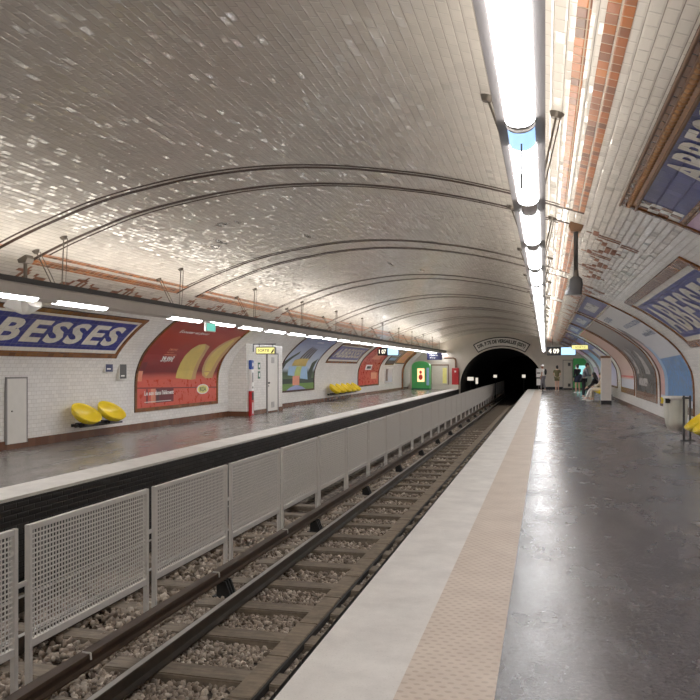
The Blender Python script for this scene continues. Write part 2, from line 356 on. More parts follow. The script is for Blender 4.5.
# ---- 2-D artwork laid on the curved lining ( s left to right, t downwards from the top edge )
class Art:
    def __init__(self, sg, Ya, Yb, v0, v1, root):
        self.sg, self.Ya, self.Yb, self.v0, self.v1, self.root = sg, Ya, Yb, v0, v1, root
        self.L = Yb-Ya; self.H = v1-v0; self.o = Vector(root.location)
    def P(self, s, t, off):
        Y = self.Ya+s if self.sg < 0 else self.Yb-s
        return S(self.sg, Y, self.v0+t, off)-self.o
    def mesh(self, bm, name, mat, off, parent=None, label=None):
        ts = [v.co.y for v in bm.verts]; lo, hi = min(ts), max(ts); k = max(0, int((hi-lo)/.14))
        for i in range(1, k+1):
            g = bm.verts[:]+bm.edges[:]+bm.faces[:]
            bmesh.ops.bisect_plane(bm, geom=g, plane_co=(0, lo+(hi-lo)*i/(k+1), 0), plane_no=(0, 1, 0), dist=1e-5)
        bm.verts.index_update(); me = bpy.data.meshes.new(name)
        flat = [(v.co.x, v.co.y) for v in bm.verts]
        me.from_pydata([tuple(self.P(x, y, off)) for x, y in flat], [], [[v.index for v in f.verts] for f in bm.faces]); bm.free()
        l = me.uv_layers.new(name='UVMap')
        tile = mat.endswith('tiles')
        for lp in me.loops:
            x, y = flat[lp.vertex_index]; l.data[lp.index].uv = (x, y) if tile else (x/self.L, 1-y/self.H)
        me.materials.append(M[mat]); ob = bpy.data.objects.new(name, me); COL.objects.link(ob); ob.parent = parent or self.root
        if label: ob['label'] = label
        return ob
    def polys(self, polys, name, mat, off, parent=None, label=None):
        bm = bmesh.new()
        for p in polys: bm.faces.new([bm.verts.new((x, y, 0)) for x, y in p])
        bmesh.ops.triangulate(bm, faces=[f for f in bm.faces if len(f.verts) > 4])
        return self.mesh(bm, name, mat, off, parent, label)
    def rect(self, s0, s1, t0, t1, name, mat, off, parent=None, label=None): return self.polys([[(s0,t0),(s1,t0),(s1,t1),(s0,t1)]], name, mat, off, parent, label)
    def border(self, s0, s1, t0, t1, w, name, mat, off, parent=None, depth=0.0, wt=None, wb=None):
        wt = w if wt is None else wt; wb = w if wb is None else wb
        R = [(s0,s1,t0,t0+wt),(s0,s1,t1-wb,t1),(s0,s0+w,t0+wt,t1-wb),(s1-w,s1,t0+wt,t1-wb)]
        bm = bmesh.new()
        for a,b,c,d in R: bm.faces.new([bm.verts.new((x,y,0)) for x,y in ((a,c),(b,c),(b,d),(a,d))])
        ob = self.mesh(bm, name, mat, off, parent)
        if depth:
            md = ob.modifiers.new('thick', 'SOLIDIFY'); md.thickness = depth; md.offset = 0
        return ob
    def text(self, body, s0, s1, t0, t1, name, mat, off, parent=None, bold=.0, shear=0.0, label=None, space=1.0):
        bm = text_bm(body, bold, shear, space)
        fit(bm, s0, s1, t0, t1, True); return self.mesh(bm, name, mat, off, parent, label)
def text_bm(body, bold=0.0, shear=0.0, space=1.0):
    cu = bpy.data.curves.new('lettering', 'FONT'); cu.body = body; cu.size = 1; cu.resolution_u = 3; cu.offset = bold; cu.shear = shear; cu.space_character = space
    ob = bpy.data.objects.new('lettering', cu); COL.objects.link(ob); bpy.context.view_layer.update()
    me = bpy.data.meshes.new_from_object(ob.evaluated_get(bpy.context.evaluated_depsgraph_get()))
    bm = bmesh.new(); bm.from_mesh(me); bpy.data.objects.remove(ob); bpy.data.curves.remove(cu); bpy.data.meshes.remove(me)
    return bm
def fit(bm, s0, s1, t0, t1, flip):
    xs = [v.co.x for v in bm.verts]; ys = [v.co.y for v in bm.verts]; a, b, c, d = min(xs), max(xs), min(ys), max(ys)
    for v in bm.verts:
        p = (v.co.x-a)/max(1e-6, b-a); q = (v.co.y-c)/max(1e-6, d-c)
        v.co = Vector((s0+(s1-s0)*p, (t1-(t1-t0)*q) if flip else t0+(t1-t0)*q, 0))
def flat_text(body, name, mat, parent, x0, x1, z0, z1, y, face=-1, bold=.0, plane='xz', shear=0):
    """lettering on an upright flat board, local coordinates; face -1 is read from -y, plane yz is read from +x"""
    bm = text_bm(body, bold, shear); fit(bm, x0, x1, z0, z1, False); mb = MB()
    for v in bm.verts:
        p = v.co.copy(); v.co = Vector((p.x, y, p.y)) if plane == 'xz' else Vector((y, p.x, p.y))
    mb.bm(bm); return mb.build(name, mat, parent)
def blob(cx, cy, rx, ry, n=18, rot=0.0, pw=1.0):
    out = []
    for i in range(n):
        t = 2*math.pi*i/n; x, y = rx*math.cos(t), ry*math.sin(t)
        out.append((cx+x*math.cos(rot)-y*math.sin(rot), cy+x*math.sin(rot)+y*math.cos(rot)))
    return out
def slab(mb, sg, Y0, Y1, v0, v1, o0, o1, nv=None):
    nv = nv or max(1, int((v1-v0)/.12)); vs = []; fs = []
    for i in range(nv+1):
        v = v0+(v1-v0)*i/nv
        for Y in (Y0, Y1):
            for o in (o0, o1): vs.append(S(sg, Y, v, o))
    for i in range(nv):
        a = i*4; b = a+4
        fs += [(a+1, a+3, b+3, b+1), (a, b, b+2, a+2), (a, a+1, b+1, b), (a+2, b+2, b+3, a+3)]
    fs += [(0, 2, 3, 1), (nv*4, nv*4+1, nv*4+3, nv*4+2)]
    mb.add(vs, fs)
    mb.tuv = getattr(mb, 'tuv', []); 
    for i in range(nv+1):
        v = v0+(v1-v0)*i/nv
        for Y in (Y0, Y1): mb.tuv += [(Y, sg*v), (Y, sg*v)]
    return mb
def slab_build(mb, name, mat, parent=None, origin=None): return mb.build(name, mat, parent, uv=lambda p, i: mb.tuv[i], origin=origin)

# ------------------------------------------------------------------ the setting: lining
def lining(name, sg_ranges, mat, y0, y1):
    mb = MB(); tuv = []
    for sg, v0, v1 in sg_ranges:
        nv = max(2, int((v1-v0)/.07)); base = len(mb.v); vs = []; fs = []
        for i in range(nv+1):
            v = v0+(v1-v0)*i/nv
            for Y in (y0, y1): vs.append(S(sg, Y, v)); tuv.append((Y, sg*v))
        for i in range(nv): fs.append((2*i, 2*i+1, 2*i+3, 2*i+2))
        mb.add(vs, fs, True)
    return struct(mb.build(name, mat, None, uv=lambda p, i: tuv[i]))
VC = 5.0
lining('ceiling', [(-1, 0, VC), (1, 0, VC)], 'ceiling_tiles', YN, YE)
lining('wall_left', [(-1, VC, CUM[-1][-1]-.2)], 'wall_tiles', YN, YE)
lining('wall_right', [(1, VC, CUM[1][-1]-.2)], 'wall_tiles', YN, YE)
struct(MB().box(WALL_L-.3, WALL_R+.3, YN-.3, YN, -1.4, 4.3).build('wall_back', 'end_wall_plaster'))
# ring ribs, bay frames and tile ornaments let into the vault
trim_no = [0]
def trim(mb, mat):
    trim_no[0] += 1; return struct(slab_build(mb, 'trim_%d' % trim_no[0], mat))
SIDE_V = {1: (3.71, 3.785, 3.86, 4.0), -1: (4.0, 4.075, 4.16, 4.32)}
def bay(y0, y1, ends=(True, True)):
    ring = MB()
    for sg in (1, -1):
        a, b, c, d = SIDE_V[sg]
        if ends[1]:
            slab(ring, sg, y1-.20, y1-.155, 0, b, 0, .004); slab(ring, sg, y1-.085, y1, 0, d, 0, .004)
        if ends[0]:
            slab(ring, sg, y0+.155, y0+.20, 0, b, 0, .004); slab(ring, sg, y0, y0+.085, 0, d, 0, .004)
    if any(ends): trim(ring, 'ring_brown')
    amb = MB()
    for sg in (1, -1):
        a, b, c, d = SIDE_V[sg]
        for v0, v1 in ((a, b), (c, (c+d)/2-.004), ((c+d)/2+.004, d)): slab(amb, sg, y0+.09, y1-.09, v0, v1, 0, .005)
    trim(amb, 'amber_tiles')
DECO = []
for r in range(3):
    b = .2+r*1.55
    DECO += [(b, b+.05, 4.08, 4.16), (b-.17, b+.13, 4.165, 4.235), (b-.02, b+.05, 4.235, 4.53), (b+.12, b+.19, 4.235, 4.53), (b+.33, b+.40, 4.235, 4.315), (b+.40, b+.67, 4.315, 4.385), (b+.66, b+1.18, 4.39, 4.465), (b+.70, b+1.14, 4.475, 4.545), (b+1.10, b+1.36, 4.315, 4.385), (b+1.30, b+1.37, 4.235, 4.315), (b+.92, b+.99, 4.55, 4.62)]
DECO += [(.34, .40, 4.55, 4.78), (.48, .54, 4.55, 4.78)]
bay(-3.5, 9.27, (False, True))
for k in range(8):
    y0 = 10.05+5.78*k; bay(y0, y0+4.97)
    if y0 > 45: continue
    mb = MB()
    for sg in (1, -1):
        for a, b, c, d in DECO: slab(mb, sg, y0+a, y0+b, c+(.3 if sg < 0 else 0), d+(.3 if sg < 0 else 0), 0, .004, 1)
    trim(mb, 'deco_tiles')

# platforms
EDGE_R, WHITE_R, TACT_R = -1.19, -.667, -.224
EDGE_L = -5.96
def flat(name, mat, x0, x1, z0, z1, y0=YN, y1=YE): return struct(MB().box(x0, x1, y0, y1, z0, z1).build(name, mat))
flat('floor', 'dark_floor', TACT_R, WALL_R+.02, -.2, 0)
flat('floor_tactile_strip', 'tactile_paving', WHITE_R, TACT_R, -.2, .003)
flat('floor_edge_stone', 'white_stone_edge', EDGE_R, WHITE_R, -.16, .001)
flat('floor_left', 'left_floor', WALL_L-.02, EDGE_L-.62, -.2, 0)
flat('floor_left_edge_stone', 'white_stone_edge', EDGE_L-.62, EDGE_L, -.035, .002)
def bricks(name, x, face):
    mb = MB(); tuv = []
    for z in (-1.4, -.035):
        for y in (YN, YE): mb.v.append((x, y, z)); tuv.append((y, z))
    mb.f.append((0, 1, 3, 2)); return struct(mb.build(name, 'edge_brick', None, uv=lambda p, i: tuv[i]))
bricks('trim_platform_face_left', EDGE_L-.01, 1); bricks('trim_platform_face_right', EDGE_R-.05, -1)
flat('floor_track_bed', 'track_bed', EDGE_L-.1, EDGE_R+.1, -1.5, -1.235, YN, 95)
def plinth(name, sg, y0, y1, h=.16):
    mb = MB(); v0 = v_at_z(sg, h); slab(mb, sg, y0, y1, v0, v_at_z(sg, -.05), -.01, .025, 2); return struct(slab_build(mb, name, 'plinth_tiles'))
plinth('baseboard_left', -1, YN, 22.1); plinth('baseboard_left_far', -1, 25.45, YE); plinth('baseboard_right', 1, YN, YE)

# end wall with the tunnel mouth
def end_wall():
    y = YE; cx, a, zb, zt = -3.0, 2.88, .25, 2.9
    arch = [(cx-a, -1.5)] + [(cx-a*math.cos(math.pi*i/40), zb+(zt-zb)*math.sin(math.pi*i/40)) for i in range(41)] + [(cx+a, -1.5)]
    mb = MB(); n = len(arch)
    def outer(p):
        # project away to the outer rectangle
        x, z = p
        return (WALL_L-.3 if x < cx else WALL_R+.3, z)
    vs = []; 
    top = 4.4
    out = []
    for i, (x, z) in enumerate(arch):
        if i == 0: out.append((WALL_L-.3, -1.5))
        elif i == n-1: out.append((WALL_R+.3, -1.5))
        else:
            th = math.pi*(i-1)/40; X = cx-9*math.cos(th); Z = zb+9*math.sin(th)
            k = 1.0
            dx, dz = X-cx, Z-zb
            kx = ((WALL_L-.3-cx)/dx if dx < 0 else (WALL_R+.3-cx)/dx) if abs(dx) > 1e-6 else 1e9
            kz = (top-zb)/dz if dz > 1e-6 else 1e9
            k = min(kx, kz); out.append((cx+dx*k, zb+dz*k))
    for p in arch: vs.append((p[0], y, p[1]))
    for p in out: vs.append((p[0], y, p[1]))
    mb.add(vs, [(i, i+1, n+i+1, n+i) for i in range(n-1)])
    struct(mb.build('wall_end', 'end_wall_plaster'))
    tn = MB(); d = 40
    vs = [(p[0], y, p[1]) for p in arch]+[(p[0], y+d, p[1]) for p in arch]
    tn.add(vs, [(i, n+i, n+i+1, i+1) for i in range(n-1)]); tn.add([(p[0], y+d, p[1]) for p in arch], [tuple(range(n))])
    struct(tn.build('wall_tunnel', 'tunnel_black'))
    rim = MB(); w = .16
    vs = []
    for (x, z) in arch:
        s = math.hypot(x-cx, max(0, z-zb)) or 1; nx, nz = (x-cx)/s, max(0, z-zb)/s
        for o, yy in ((0, y), (0, y-.06), (w, y-.06), (w, y)): vs.append((x+nx*o, yy, z+nz*o))
    rim.add(vs, [(4*i+j, 4*i+(j+1) % 4, 4*i+4+(j+1) % 4, 4*i+4+j) for i in range(n-1) for j in range(3)])
    struct(rim.build('trim_tunnel_mouth', 'cream_paint'))
    # direction board curved over the mouth
    t = thing('direction_sign', 'curved white board with black lettering over the tunnel mouth', 'sign', (cx, y-.08, 3.0))
    def arc_pts(s0, s1, o, nn=24):
        return [(cx-(a+o)*math.cos(q)-cx, (zb+(zt-zb+o)*math.sin(q))-3.0) for q in [math.radians(s0+(s1-s0)*i/nn) for i in range(nn+1)]]
    def arc_plate(s0, s1, o0, o1, y0, y1, mbx):
        p0, p1 = arc_pts(s0, s1, o0), arc_pts(s0, s1, o1); k = len(p0); vs = []
        for (x0, z0), (x1, z1) in zip(p0, p1): vs += [(x0, y0, z0), (x1, y0, z1), (x0, y1, z0), (x1, y1, z1)]
        fs = []
        for i in range(k-1):
            b = 4*i; fs += [(b, b+4, b+5, b+1), (b+2, b+3, b+7, b+6), (b, b+2, b+6, b+4), (b+1, b+5, b+7, b+3)]
        fs += [(0, 1, 3, 2), (4*k-4, 4*k-2, 4*k-1, 4*k-3)]
        mbx.add(vs, fs); return mbx
    arc_plate(57, 123, .10, .78, 0, .06, MB()).build('frame', 'black_print', t)
    arc_plate(58.2, 121.8, .17, .71, -.02, .0, MB()).build('board', 'white_paint', t)
    bm = text_bm('DIR. P.TE DE VERSAILLES (ISSY)', .045); fit(bm, 60.5, 119.5, .27, .61, False)
    for v in bm.verts:
        q = math.radians(v.co.x); o = v.co.y; v.co = Vector((-(a+o)*math.cos(q), -.03, zb+(zt-zb+o)*math.sin(q)-3.0))
    MB().bm(bm).build('lettering', 'black_print', t)
end_wall()

# ------------------------------------------------------------------ track
def rail_obj(x, top, label, steel='rail_steel'):
    t = thing('running_rail', label, 'rail', (x, 0, top))
    MB().prism([(-.034,-.002),(.034,-.002),(.036,-.03),(.012,-.04),(.012,-.115),(.065,-.128),(.065,-.145),(-.065,-.145),(-.065,-.128),(-.012,-.115),(-.012,-.04),(-.036,-.03)], 1, YN, 90).build('rail_body', steel, t)
    MB().box(-.026, .026, YN, 90, -.003, 0).build('running_surface', 'rail_top', t)
rail_obj(-3.325, -1.0, 'near track steel running rail on the fence side')
rail_obj(-1.83, -1.0, 'near track steel running rail under the right platform edge')
rail_obj(-4.75, -1.0, 'far track steel running rail behind the mesh fence')
rail_obj(-5.55, -1.0, 'far track steel running rail beside the left platform wall')
tr = thing('third_rail', 'raised brown third rail running along the foot of the mesh fence', 'rail', (-3.68, 0, -.85))
MB().prism([(-.05,0),(.05,0),(.055,-.03),(.02,-.045),(.02,-.10),(.05,-.115),(.05,-.13),(-.05,-.13),(-.05,-.115),(-.02,-.10),(-.02,-.045),(-.055,-.03)], 1, YN, 70).build('rail_body', 'third_rail_steel', tr)
for y in (5.58, 8.14, 10.55): 
    MB().path([(-.02, y, .004), (.055, y, .004), (.06, y+.0, -.05)], .008, 6).build('clip', 'white_paint', tr)
ins0 = None
for i in range(14):
    y = 4.69+3.66*i
    lab = 'black ribbed insulator block under the third rail, %s from the camera' % ordn(i+1)
    if ins0 is None:
        ins0 = thing('rail_insulator', lab, 'insulator', (-3.66, y, -1.2), 0, 'third rail insulators')
        mb = MB().box(-.1, .13, -.1, .1, 0, .04)
        mb.build('base', 'black_rubber', ins0)
        for k in range(3): MB().prism([(-.05,.04),(.13,.04),(.06,.215),(-.05,.215)], 1, -.09+k*.07, -.06+k*.07).build('rib', 'black_rubber', ins0)
    else: dup(ins0, (-3.66, y, -1.2), None, lab)
plank = thing('timber_plank', 'long brown timber plank laid along the sleepers between the near rails', 'plank', (-2.36, 0, -1.13))
mb = MB()
y = 2.0
while y < 54: mb.box(-.1, .1, y+.006, y+.91, -.06, .012, .006); y += .918
mb.build('boards', 'plank_wood', plank); MB().box(.1, .125, 2.0, 54, -.06, .0).build('edge_strip', 'black_rubber', plank)
sl0 = None; n = 0
for i in range(58):
    y = 2.52+.918*i
    n += 1; lab = 'brown wooden sleeper across the near track, %s from the camera' % ordn(n)
    if sl0 is None:
        sl0 = tag(MB().box(-1.25, 1.05, -.13, .13, -.14, 0, .012).build('railway_sleeper', 'sleeper_wood', None), lab, 'sleeper', 'near track sleepers'); sl0.location = (-2.56, y, -1.145)
    else:
        o = sl0.copy(); COL.objects.link(o); o.location = (-2.56+random.uniform(-.02, .02), y+random.uniform(-.03, .03), -1.145); o['label'] = lab; o.rotation_euler = (0, 0, random.uniform(-.012, .012))
for i in range(12):
    y = 4.0+.918*i; o = sl0.copy(); COL.objects.link(o); o.location = (-4.9, y, -1.145); o.scale = (.87, 1, 1); o['label'] = 'wooden sleeper of the far track behind the mesh fence, %s from the camera' % ordn(i+1); o['group'] = 'far track sleepers'

def ballast():
    t = (1+5**.5)/2
    ico = np.array([(-1,t,0),(1,t,0),(-1,-t,0),(1,-t,0),(0,-1,t),(0,1,t),(0,-1,-t),(0,1,-t),(t,0,-1),(t,0,1),(-t,0,-1),(-t,0,1)], float); ico /= np.linalg.norm(ico[0])
    fc = np.array([(0,11,5),(0,5,1),(0,1,7),(0,7,10),(0,10,11),(1,5,9),(5,11,4),(11,10,2),(10,7,6),(7,1,8),(3,9,4),(3,4,2),(3,2,6),(3,6,8),(3,8,9),(4,9,5),(2,4,11),(6,2,10),(8,6,7),(9,8,1)])
    X = []; Yv = []; R = []
    def scatter(x0, x1, y0, y1, dens, r0, r1):
        k = int((x1-x0)*(y1-y0)*dens); X.append(rng.uniform(x0, x1, k)); Yv.append(rng.uniform(y0, y1, k)); R.append(rng.uniform(r0, r1, k))
    scatter(-3.98, -1.6, 3.3, 9, 900, .016, .037); scatter(-3.98, -1.6, 9, 16, 520, .02, .042); scatter(-3.98, -1.6, 16, 34, 190, .03, .06)
    scatter(-5.0, -3.98, 3.5, 13, 300, .025, .05); scatter(-5.9, -5.0, 4, 12, 120, .03, .05)
    X = np.concatenate(X); Yv = np.concatenate(Yv); R = np.concatenate(R); k = len(X)
    V = ico[None]*rng.uniform(.55, 1.3, (k, 12, 1)); V = V*rng.uniform(.6, 1.3, (k, 1, 3))
    a = rng.uniform(0, 6.28, (k, 3)); c, s = np.cos(a), np.sin(a)
    def rot(V, i, j, c, s): A = V[..., i].copy(); B = V[..., j].copy(); V[..., i] = A*c-B*s; V[..., j] = A*s+B*c
    rot(V, 0, 1, c[:, :1], s[:, :1]); rot(V, 1, 2, c[:, 1:2], s[:, 1:2]); rot(V, 0, 2, c[:, 2:], s[:, 2:])
    V = V*R[:, None, None]; V[..., 0] += X[:, None]; V[..., 1] += Yv[:, None]
    # heaped slightly beside the fence and low between the sleepers
    base = -1.238+.012*np.sin(Yv*3.1+X*2)+np.where(X < -3.36, .035, 0)
    V[..., 2] += (base+rng.uniform(0, .03, k))[:, None]
    F = (fc[None]+np.arange(k)[:, None, None]*12).reshape(-1, 3)
    me = bpy.data.meshes.new('track_ballast'); me.vertices.add(k*12); me.vertices.foreach_set('co', V.reshape(-1))
    me.loops.add(len(F)*3); me.loops.foreach_set('vertex_index', F.reshape(-1)); me.polygons.add(len(F)); me.polygons.foreach_set('loop_start', np.arange(len(F))*3)
    me.update(calc_edges=True); me.validate(); me.materials.append(M['ballast_stone'])
    o = bpy.data.objects.new('track_ballast', me); COL.objects.link(o)
    tag(o, 'loose pale brown ballast stones filling the track bed between the sleepers', 'gravel', kind='stuff')
ballast()

# mesh fence between the tracks
fx, L_P, zt, zb = -3.95, 1.88, .264, -.707
f0 = None
for i in range(38):
    y = 1.2+2.005*i
    lab = 'grey square-mesh fence panel between the tracks, %s from the camera' % ordn(i+1)
    if f0 is None:
        f0 = thing('fence_panel', lab, 'fence', (fx, y, -1.235), 0, 'mesh fence panels between the tracks'); dz = 1.235
        for yy in (0, L_P-.045): MB().box(-.022, .022, yy, yy+.045, 0, zt+dz, .004).build('post', 'galvanised', f0)
        MB().box(-.02, .02, .045, L_P-.045, zt+dz-.045, zt+dz-.002).build('top_rail', 'galvanised', f0)
        MB().box(-.02, .02, .045, L_P-.045, zb+dz, zb+dz+.06).build('bottom_rail', 'galvanised', f0)
        for yy in (-.10, L_P+.005):
            pass
        g = MB(); y0, y1, z0, z1 = .045, L_P-.045, zb+dz+.06, zt+dz-.045; p = .041; nn = int((y1-y0)/p)
        for k in range(1, nn+1): yy = y0+(y1-y0)*k/(nn+1); g.box(-.004, .004, yy-.0055, yy+.0055, z0, z1)
        nz = int((z1-z0)/p)
        for k in range(1, nz+1): zz = z0+(z1-z0)*k/(nz+1); g.box(-.005, .003, y0, y1, zz-.0055, zz+.0055)
        g.build('mesh_sheet', 'galvanised', f0)
        MB().box(-.006, .006, L_P, L_P+.125, zb+dz+.5, zb+dz+.54).build('link_bracket', 'galvanised', f0)
    else: dup(f0, (fx, y, -1.235), None, lab)

# ------------------------------------------------------------------ lighting gantries
def half_cyl(mb, x, y0, y1, z, r, n=12, cap=True, fl=.62):
    vs = []
    for y in (y0, y1):
        for i in range(n+1): t = math.pi*i/n; vs.append((x-r*math.cos(t), y, z-r*fl*math.sin(t)))
    k = n+1; mb.add(vs, [(i, i+1, k+i+1, k+i) for i in range(n)], True)
    mb.add(vs, [tuple(range(k)), tuple(range(k, 2*k))[::-1], (0, k, k+n, n)]); return mb
def gantry(side, xa, xb, zbot, ztop, y0, y1, xl, rl, rods, label):
    t = thing('lighting_gantry', label, 'light gantry', ((xa+xb)/2, 10, ztop)); o = Vector(t.location)
    mb = MB().prism([(xa+.02, ztop), (xb-.02, ztop), (xb, ztop-.03), (xb, zbot), (xa, zbot), (xa, ztop-.03)], 1, y0, y1)
    mb.v = [tuple(Vector(p)-o) for p in mb.v]; mb.build('housing', 'housing_grey' if side < 0 else 'housing_mid', t)
    tr_ = MB().box(xa+.01, xb-.01, y0, y1, ztop, ztop+.022).box(xa+.005, xa+.015, y0, y1, ztop, ztop+.075).box(xb-.015, xb-.005, y0, y1, ztop, ztop+.075)
    for k in range(3): tr_.cyl((xa+.05+k*.045, y0, ztop+.03), (xa+.05+k*.045, y1, ztop+.03), .013, n=6)
    tr_.v = [tuple(Vector(p)-o) for p in tr_.v]; tr_.build('cable_tray', 'housing_dark', t)
    bl = half_cyl(MB(), xl, y0, y1, zbot, rl-.012); bl.v = [tuple(Vector(p)-o) for p in bl.v]; bl.build('lamp_trough', 'housing_grey', t)
    up = MB().box((xa+xb)/2-.085, (xa+xb)/2+.085, y0+.2, y1-.2, ztop+.045, ztop+.055); up.v = [tuple(Vector(p)-o) for p in up.v]; up.build('added_uplight_strip', 'added_uplight', t)  # unseen glowing strip, added behind the tray sides to brighten the vault
    for y in rods:
        for dx in ((-.32, .19) if side > 0 else (-.38, .09)):
            sg = -1 if side < 0 else 1
            xm = (xa+xb)/2+dx
            # ceiling point above xm
            v = 0.0
            lo, hi = 0, CUM[sg][-1]
            for _ in range(40):
                m = (lo+hi)/2
                if abs(S(sg, 0, m).x-XC) < abs(xm-XC): lo = m
                else: hi = m
            top = S(sg, y, lo, .01)
            p1 = Vector(((xa+xb)/2+math.copysign(.06, dx), y, ztop))
            r = MB().cyl(top-o, p1-o, .009, n=6).cyl(top-o+Vector((.03, .05, 0)), p1-o+Vector((.02, .06, 0)), .006, n=5).build('hanger_rod', 'rod_metal', t)
            nrm = (S(sg, y, lo, .1)-S(sg, y, lo, 0)).normalized()
            MB().cyl(top-o-nrm*.012, top-o+nrm*.03, .06, .035, 12).build('ceiling_rose', 'rod_metal', r)
    return t
HR = .066
gR = gantry(1, -.212, 0.0, 2.6+.0, 2.79, YN, 52, -.108, HR, [2.2, 5.91, 10.0, 13.6, 17.4, 21.2, 25.0, 28.8, 32.6, 36.4, 40.2, 44], 'long grey lighting gantry with cable tray hung over the right platform')
gL = gantry(-1, -7.05, -6.85, 2.475, 2.65, YN, 54.9, -6.95, HR+.01, [2.2, 6.1, 9.87, 13.6, 17.5, 21.24, 25, 28.8, 32.6, 36.4, 40.2, 44, 47.8], 'long grey lighting gantry with cable tray hung over the left platform')
def lamp(x, z, r, L, label, group):
    t = thing('tube_lamp', label, 'lamp', (x, 0, z), 0, group)
    half_cyl(MB(), 0, .0, L, 0, r, 14).build('diffuser', 'tube_light', t)
    for y in (0, L-.02): MB().box(-r*.5, r*.5, y, y+.02, -.022, 0).build('end_cap', 'housing_grey', t)
    return t
l0 = None; n = 0
for k in range(-3, 29):
    y = 3.87+1.68*k
    n = k+4
    lab = 'glowing white tube lamp in the right hand gantry, %s from the near end' % ordn(n)
    if l0 is None: l0 = lamp(-.108, 2.6, HR, 1.27, lab, 'tube lamps over the right platform'); l0.location = (-.108, y, 2.6)
    else: dup(l0, (-.108, y, 2.6), None, lab)
l1 = None; n = 0
for k in range(-7, 26):
    if k == 1: continue
    y = 9.79+1.755*k; n += 1
    lab = 'glowing white tube lamp in the left hand gantry, %s from the near end' % ordn(n)
    if l1 is None: l1 = lamp(-6.95, 2.475, HR+.01, 1.28, lab, 'tube lamps over the left platform'); l1.location = (-6.95, y, 2.475)
    else: dup(l1, (-6.95, y, 2.475), None, lab)
# blue unit in the gap of the near right lamps
t = thing('emergency_lamp', 'pale blue emergency lamp with a hanging pin between two tube lamps', 'lamp', (-.108, 3.36, 2.6))
half_cyl(MB(), 0, .19, .49, 0, HR-.004).build('diffuser', 'blue_unit', t); half_cyl(MB(), 0, .17, .19, 0, HR).build('end_cap', 'housing_grey', t)
half_cyl(MB(), 0, .03, .15, 0, HR-.02).build('reflector', 'sky_art', t); MB().cyl((.0, .3, -HR+.01), (0, .3, -HR-.13), .004, n=6).cyl((0, .3, -HR-.13), (0, .3, -HR-.2), .007, n=8).build('pin', 'dark_grey', t)
t = thing('emergency_exit_sign', 'small green and white exit sign hung under the left gantry before the red poster', 'sign', (-6.86, 14.7, 2.40))
MB().box(-.02, .02, 0, .5, -.14, .06, .008).build('case', 'white_paint', t); MB().box(.021, .025, .04, .46, -.12, .03).build('panel', 'exit_green', t)

# wall of speakers on poles
def pole_speaker(x, y, ztop, zend, label, mat, sg, horn_rot, zs):
    t = thing('pole_loudspeaker', label, 'loudspeaker', (x, y, ztop))
    MB().prism([(-.07, .05), (.07, .05), (.09, 0), (.06, -.07), (-.06, -.07), (-.09, 0)], 1, -.08, .08).build('ceiling_bracket', 'brown_wood' if sg > 0 else 'rod_metal', t)
    MB().cyl((0, 0, -.07), (0, 0, zend-ztop), .028, n=12).build('pole', 'rod_metal' if sg < 0 else 'dark_grey', t)
    R = Matrix.Rotation(horn_rot, 4, 'Z')
    h = MB()
    ring = [(.03, .055, .055), (.0, .075, .08), (-.10, .10, .115), (-.22, .135, .15), (-.25, .14, .155)]
    vs = [(yy, math.copysign(abs(math.cos(q))**.5, math.cos(q))*a, math.copysign(abs(math.sin(q))**.5, math.sin(q))*b) for yy, a, b in ring for q in [2*math.pi*i/20 for i in range(20)]]
    h.add(vs, [(j*20+i, j*20+(i+1) % 20, (j+1)*20+(i+1) % 20, (j+1)*20+i) for j in range(4) for i in range(20)], True); h.add(vs[:20], [tuple(range(20))]); 
    h.add([(p[0]+.02, p[1]*.9, p[2]*.9) for p in vs[-20:]], [tuple(range(20))])
    if sg > 0:
        h = MB(); ring = [(.0, .045, .04), (-.03, .075, .065), (-.10, .085, .075), (-.20, .10, .09), (-.225, .10, .09)]
        vs = [(math.copysign(abs(math.cos(q))**.5, math.cos(q))*a-(.03 if z < -.15 else 0), math.copysign(abs(math.sin(q))**.5, math.sin(q))*b, z) for z, a, b in ring for q in [2*math.pi*i/20 for i in range(20)]]
        h.add(vs, [(j*20+i, j*20+(i+1) % 20, (j+1)*20+(i+1) % 20, (j+1)*20+i) for j in range(4) for i in range(20)], True); h.add(vs[:20], [tuple(range(20))]); h.add(vs[-20:], [tuple(range(20))])
        h.xform(Matrix.Translation((0, 0, zend-ztop+.02)))
        h.build('speaker_body', mat, t); MB().cyl((0, 0, zend-ztop), (0, 0, zend-ztop+.10), .04, .03, 12).build('collar', 'rod_metal', t); return t
    tilt = Matrix.Translation((0, 0, zend-ztop-.1)) @ R @ Matrix.Rotation(math.radians(62 if sg > 0 else 40), 4, 'Y')
    h.xform(tilt); hb = h.build('speaker_body', mat, t)
    if sg < 0:
        h2 = MB(); h2.v = [(-x*.9, y, z) for x, y, z in h.v]; h2.f = list(h.f); h2.smooth = set(h.smooth); h2.build('speaker_body', mat, t)
    MB().path([(0, 0, zend-ztop+.02), (0, 0, zend-ztop-.08)], .04, 10).build('yoke', mat, t)
    return t
pole_speaker(.37, 10.0, 3.27, 2.62, 'dark grey loudspeaker hanging on a pole beside the right hand gantry', 'dark_grey', 1, math.radians(100), 2.4)
pole_speaker(-7.53, 9.9, 3.13, 2.46, 'white double loudspeaker on a pole below the left gantry', 'white_paint', -1, math.radians(15), 2.3)

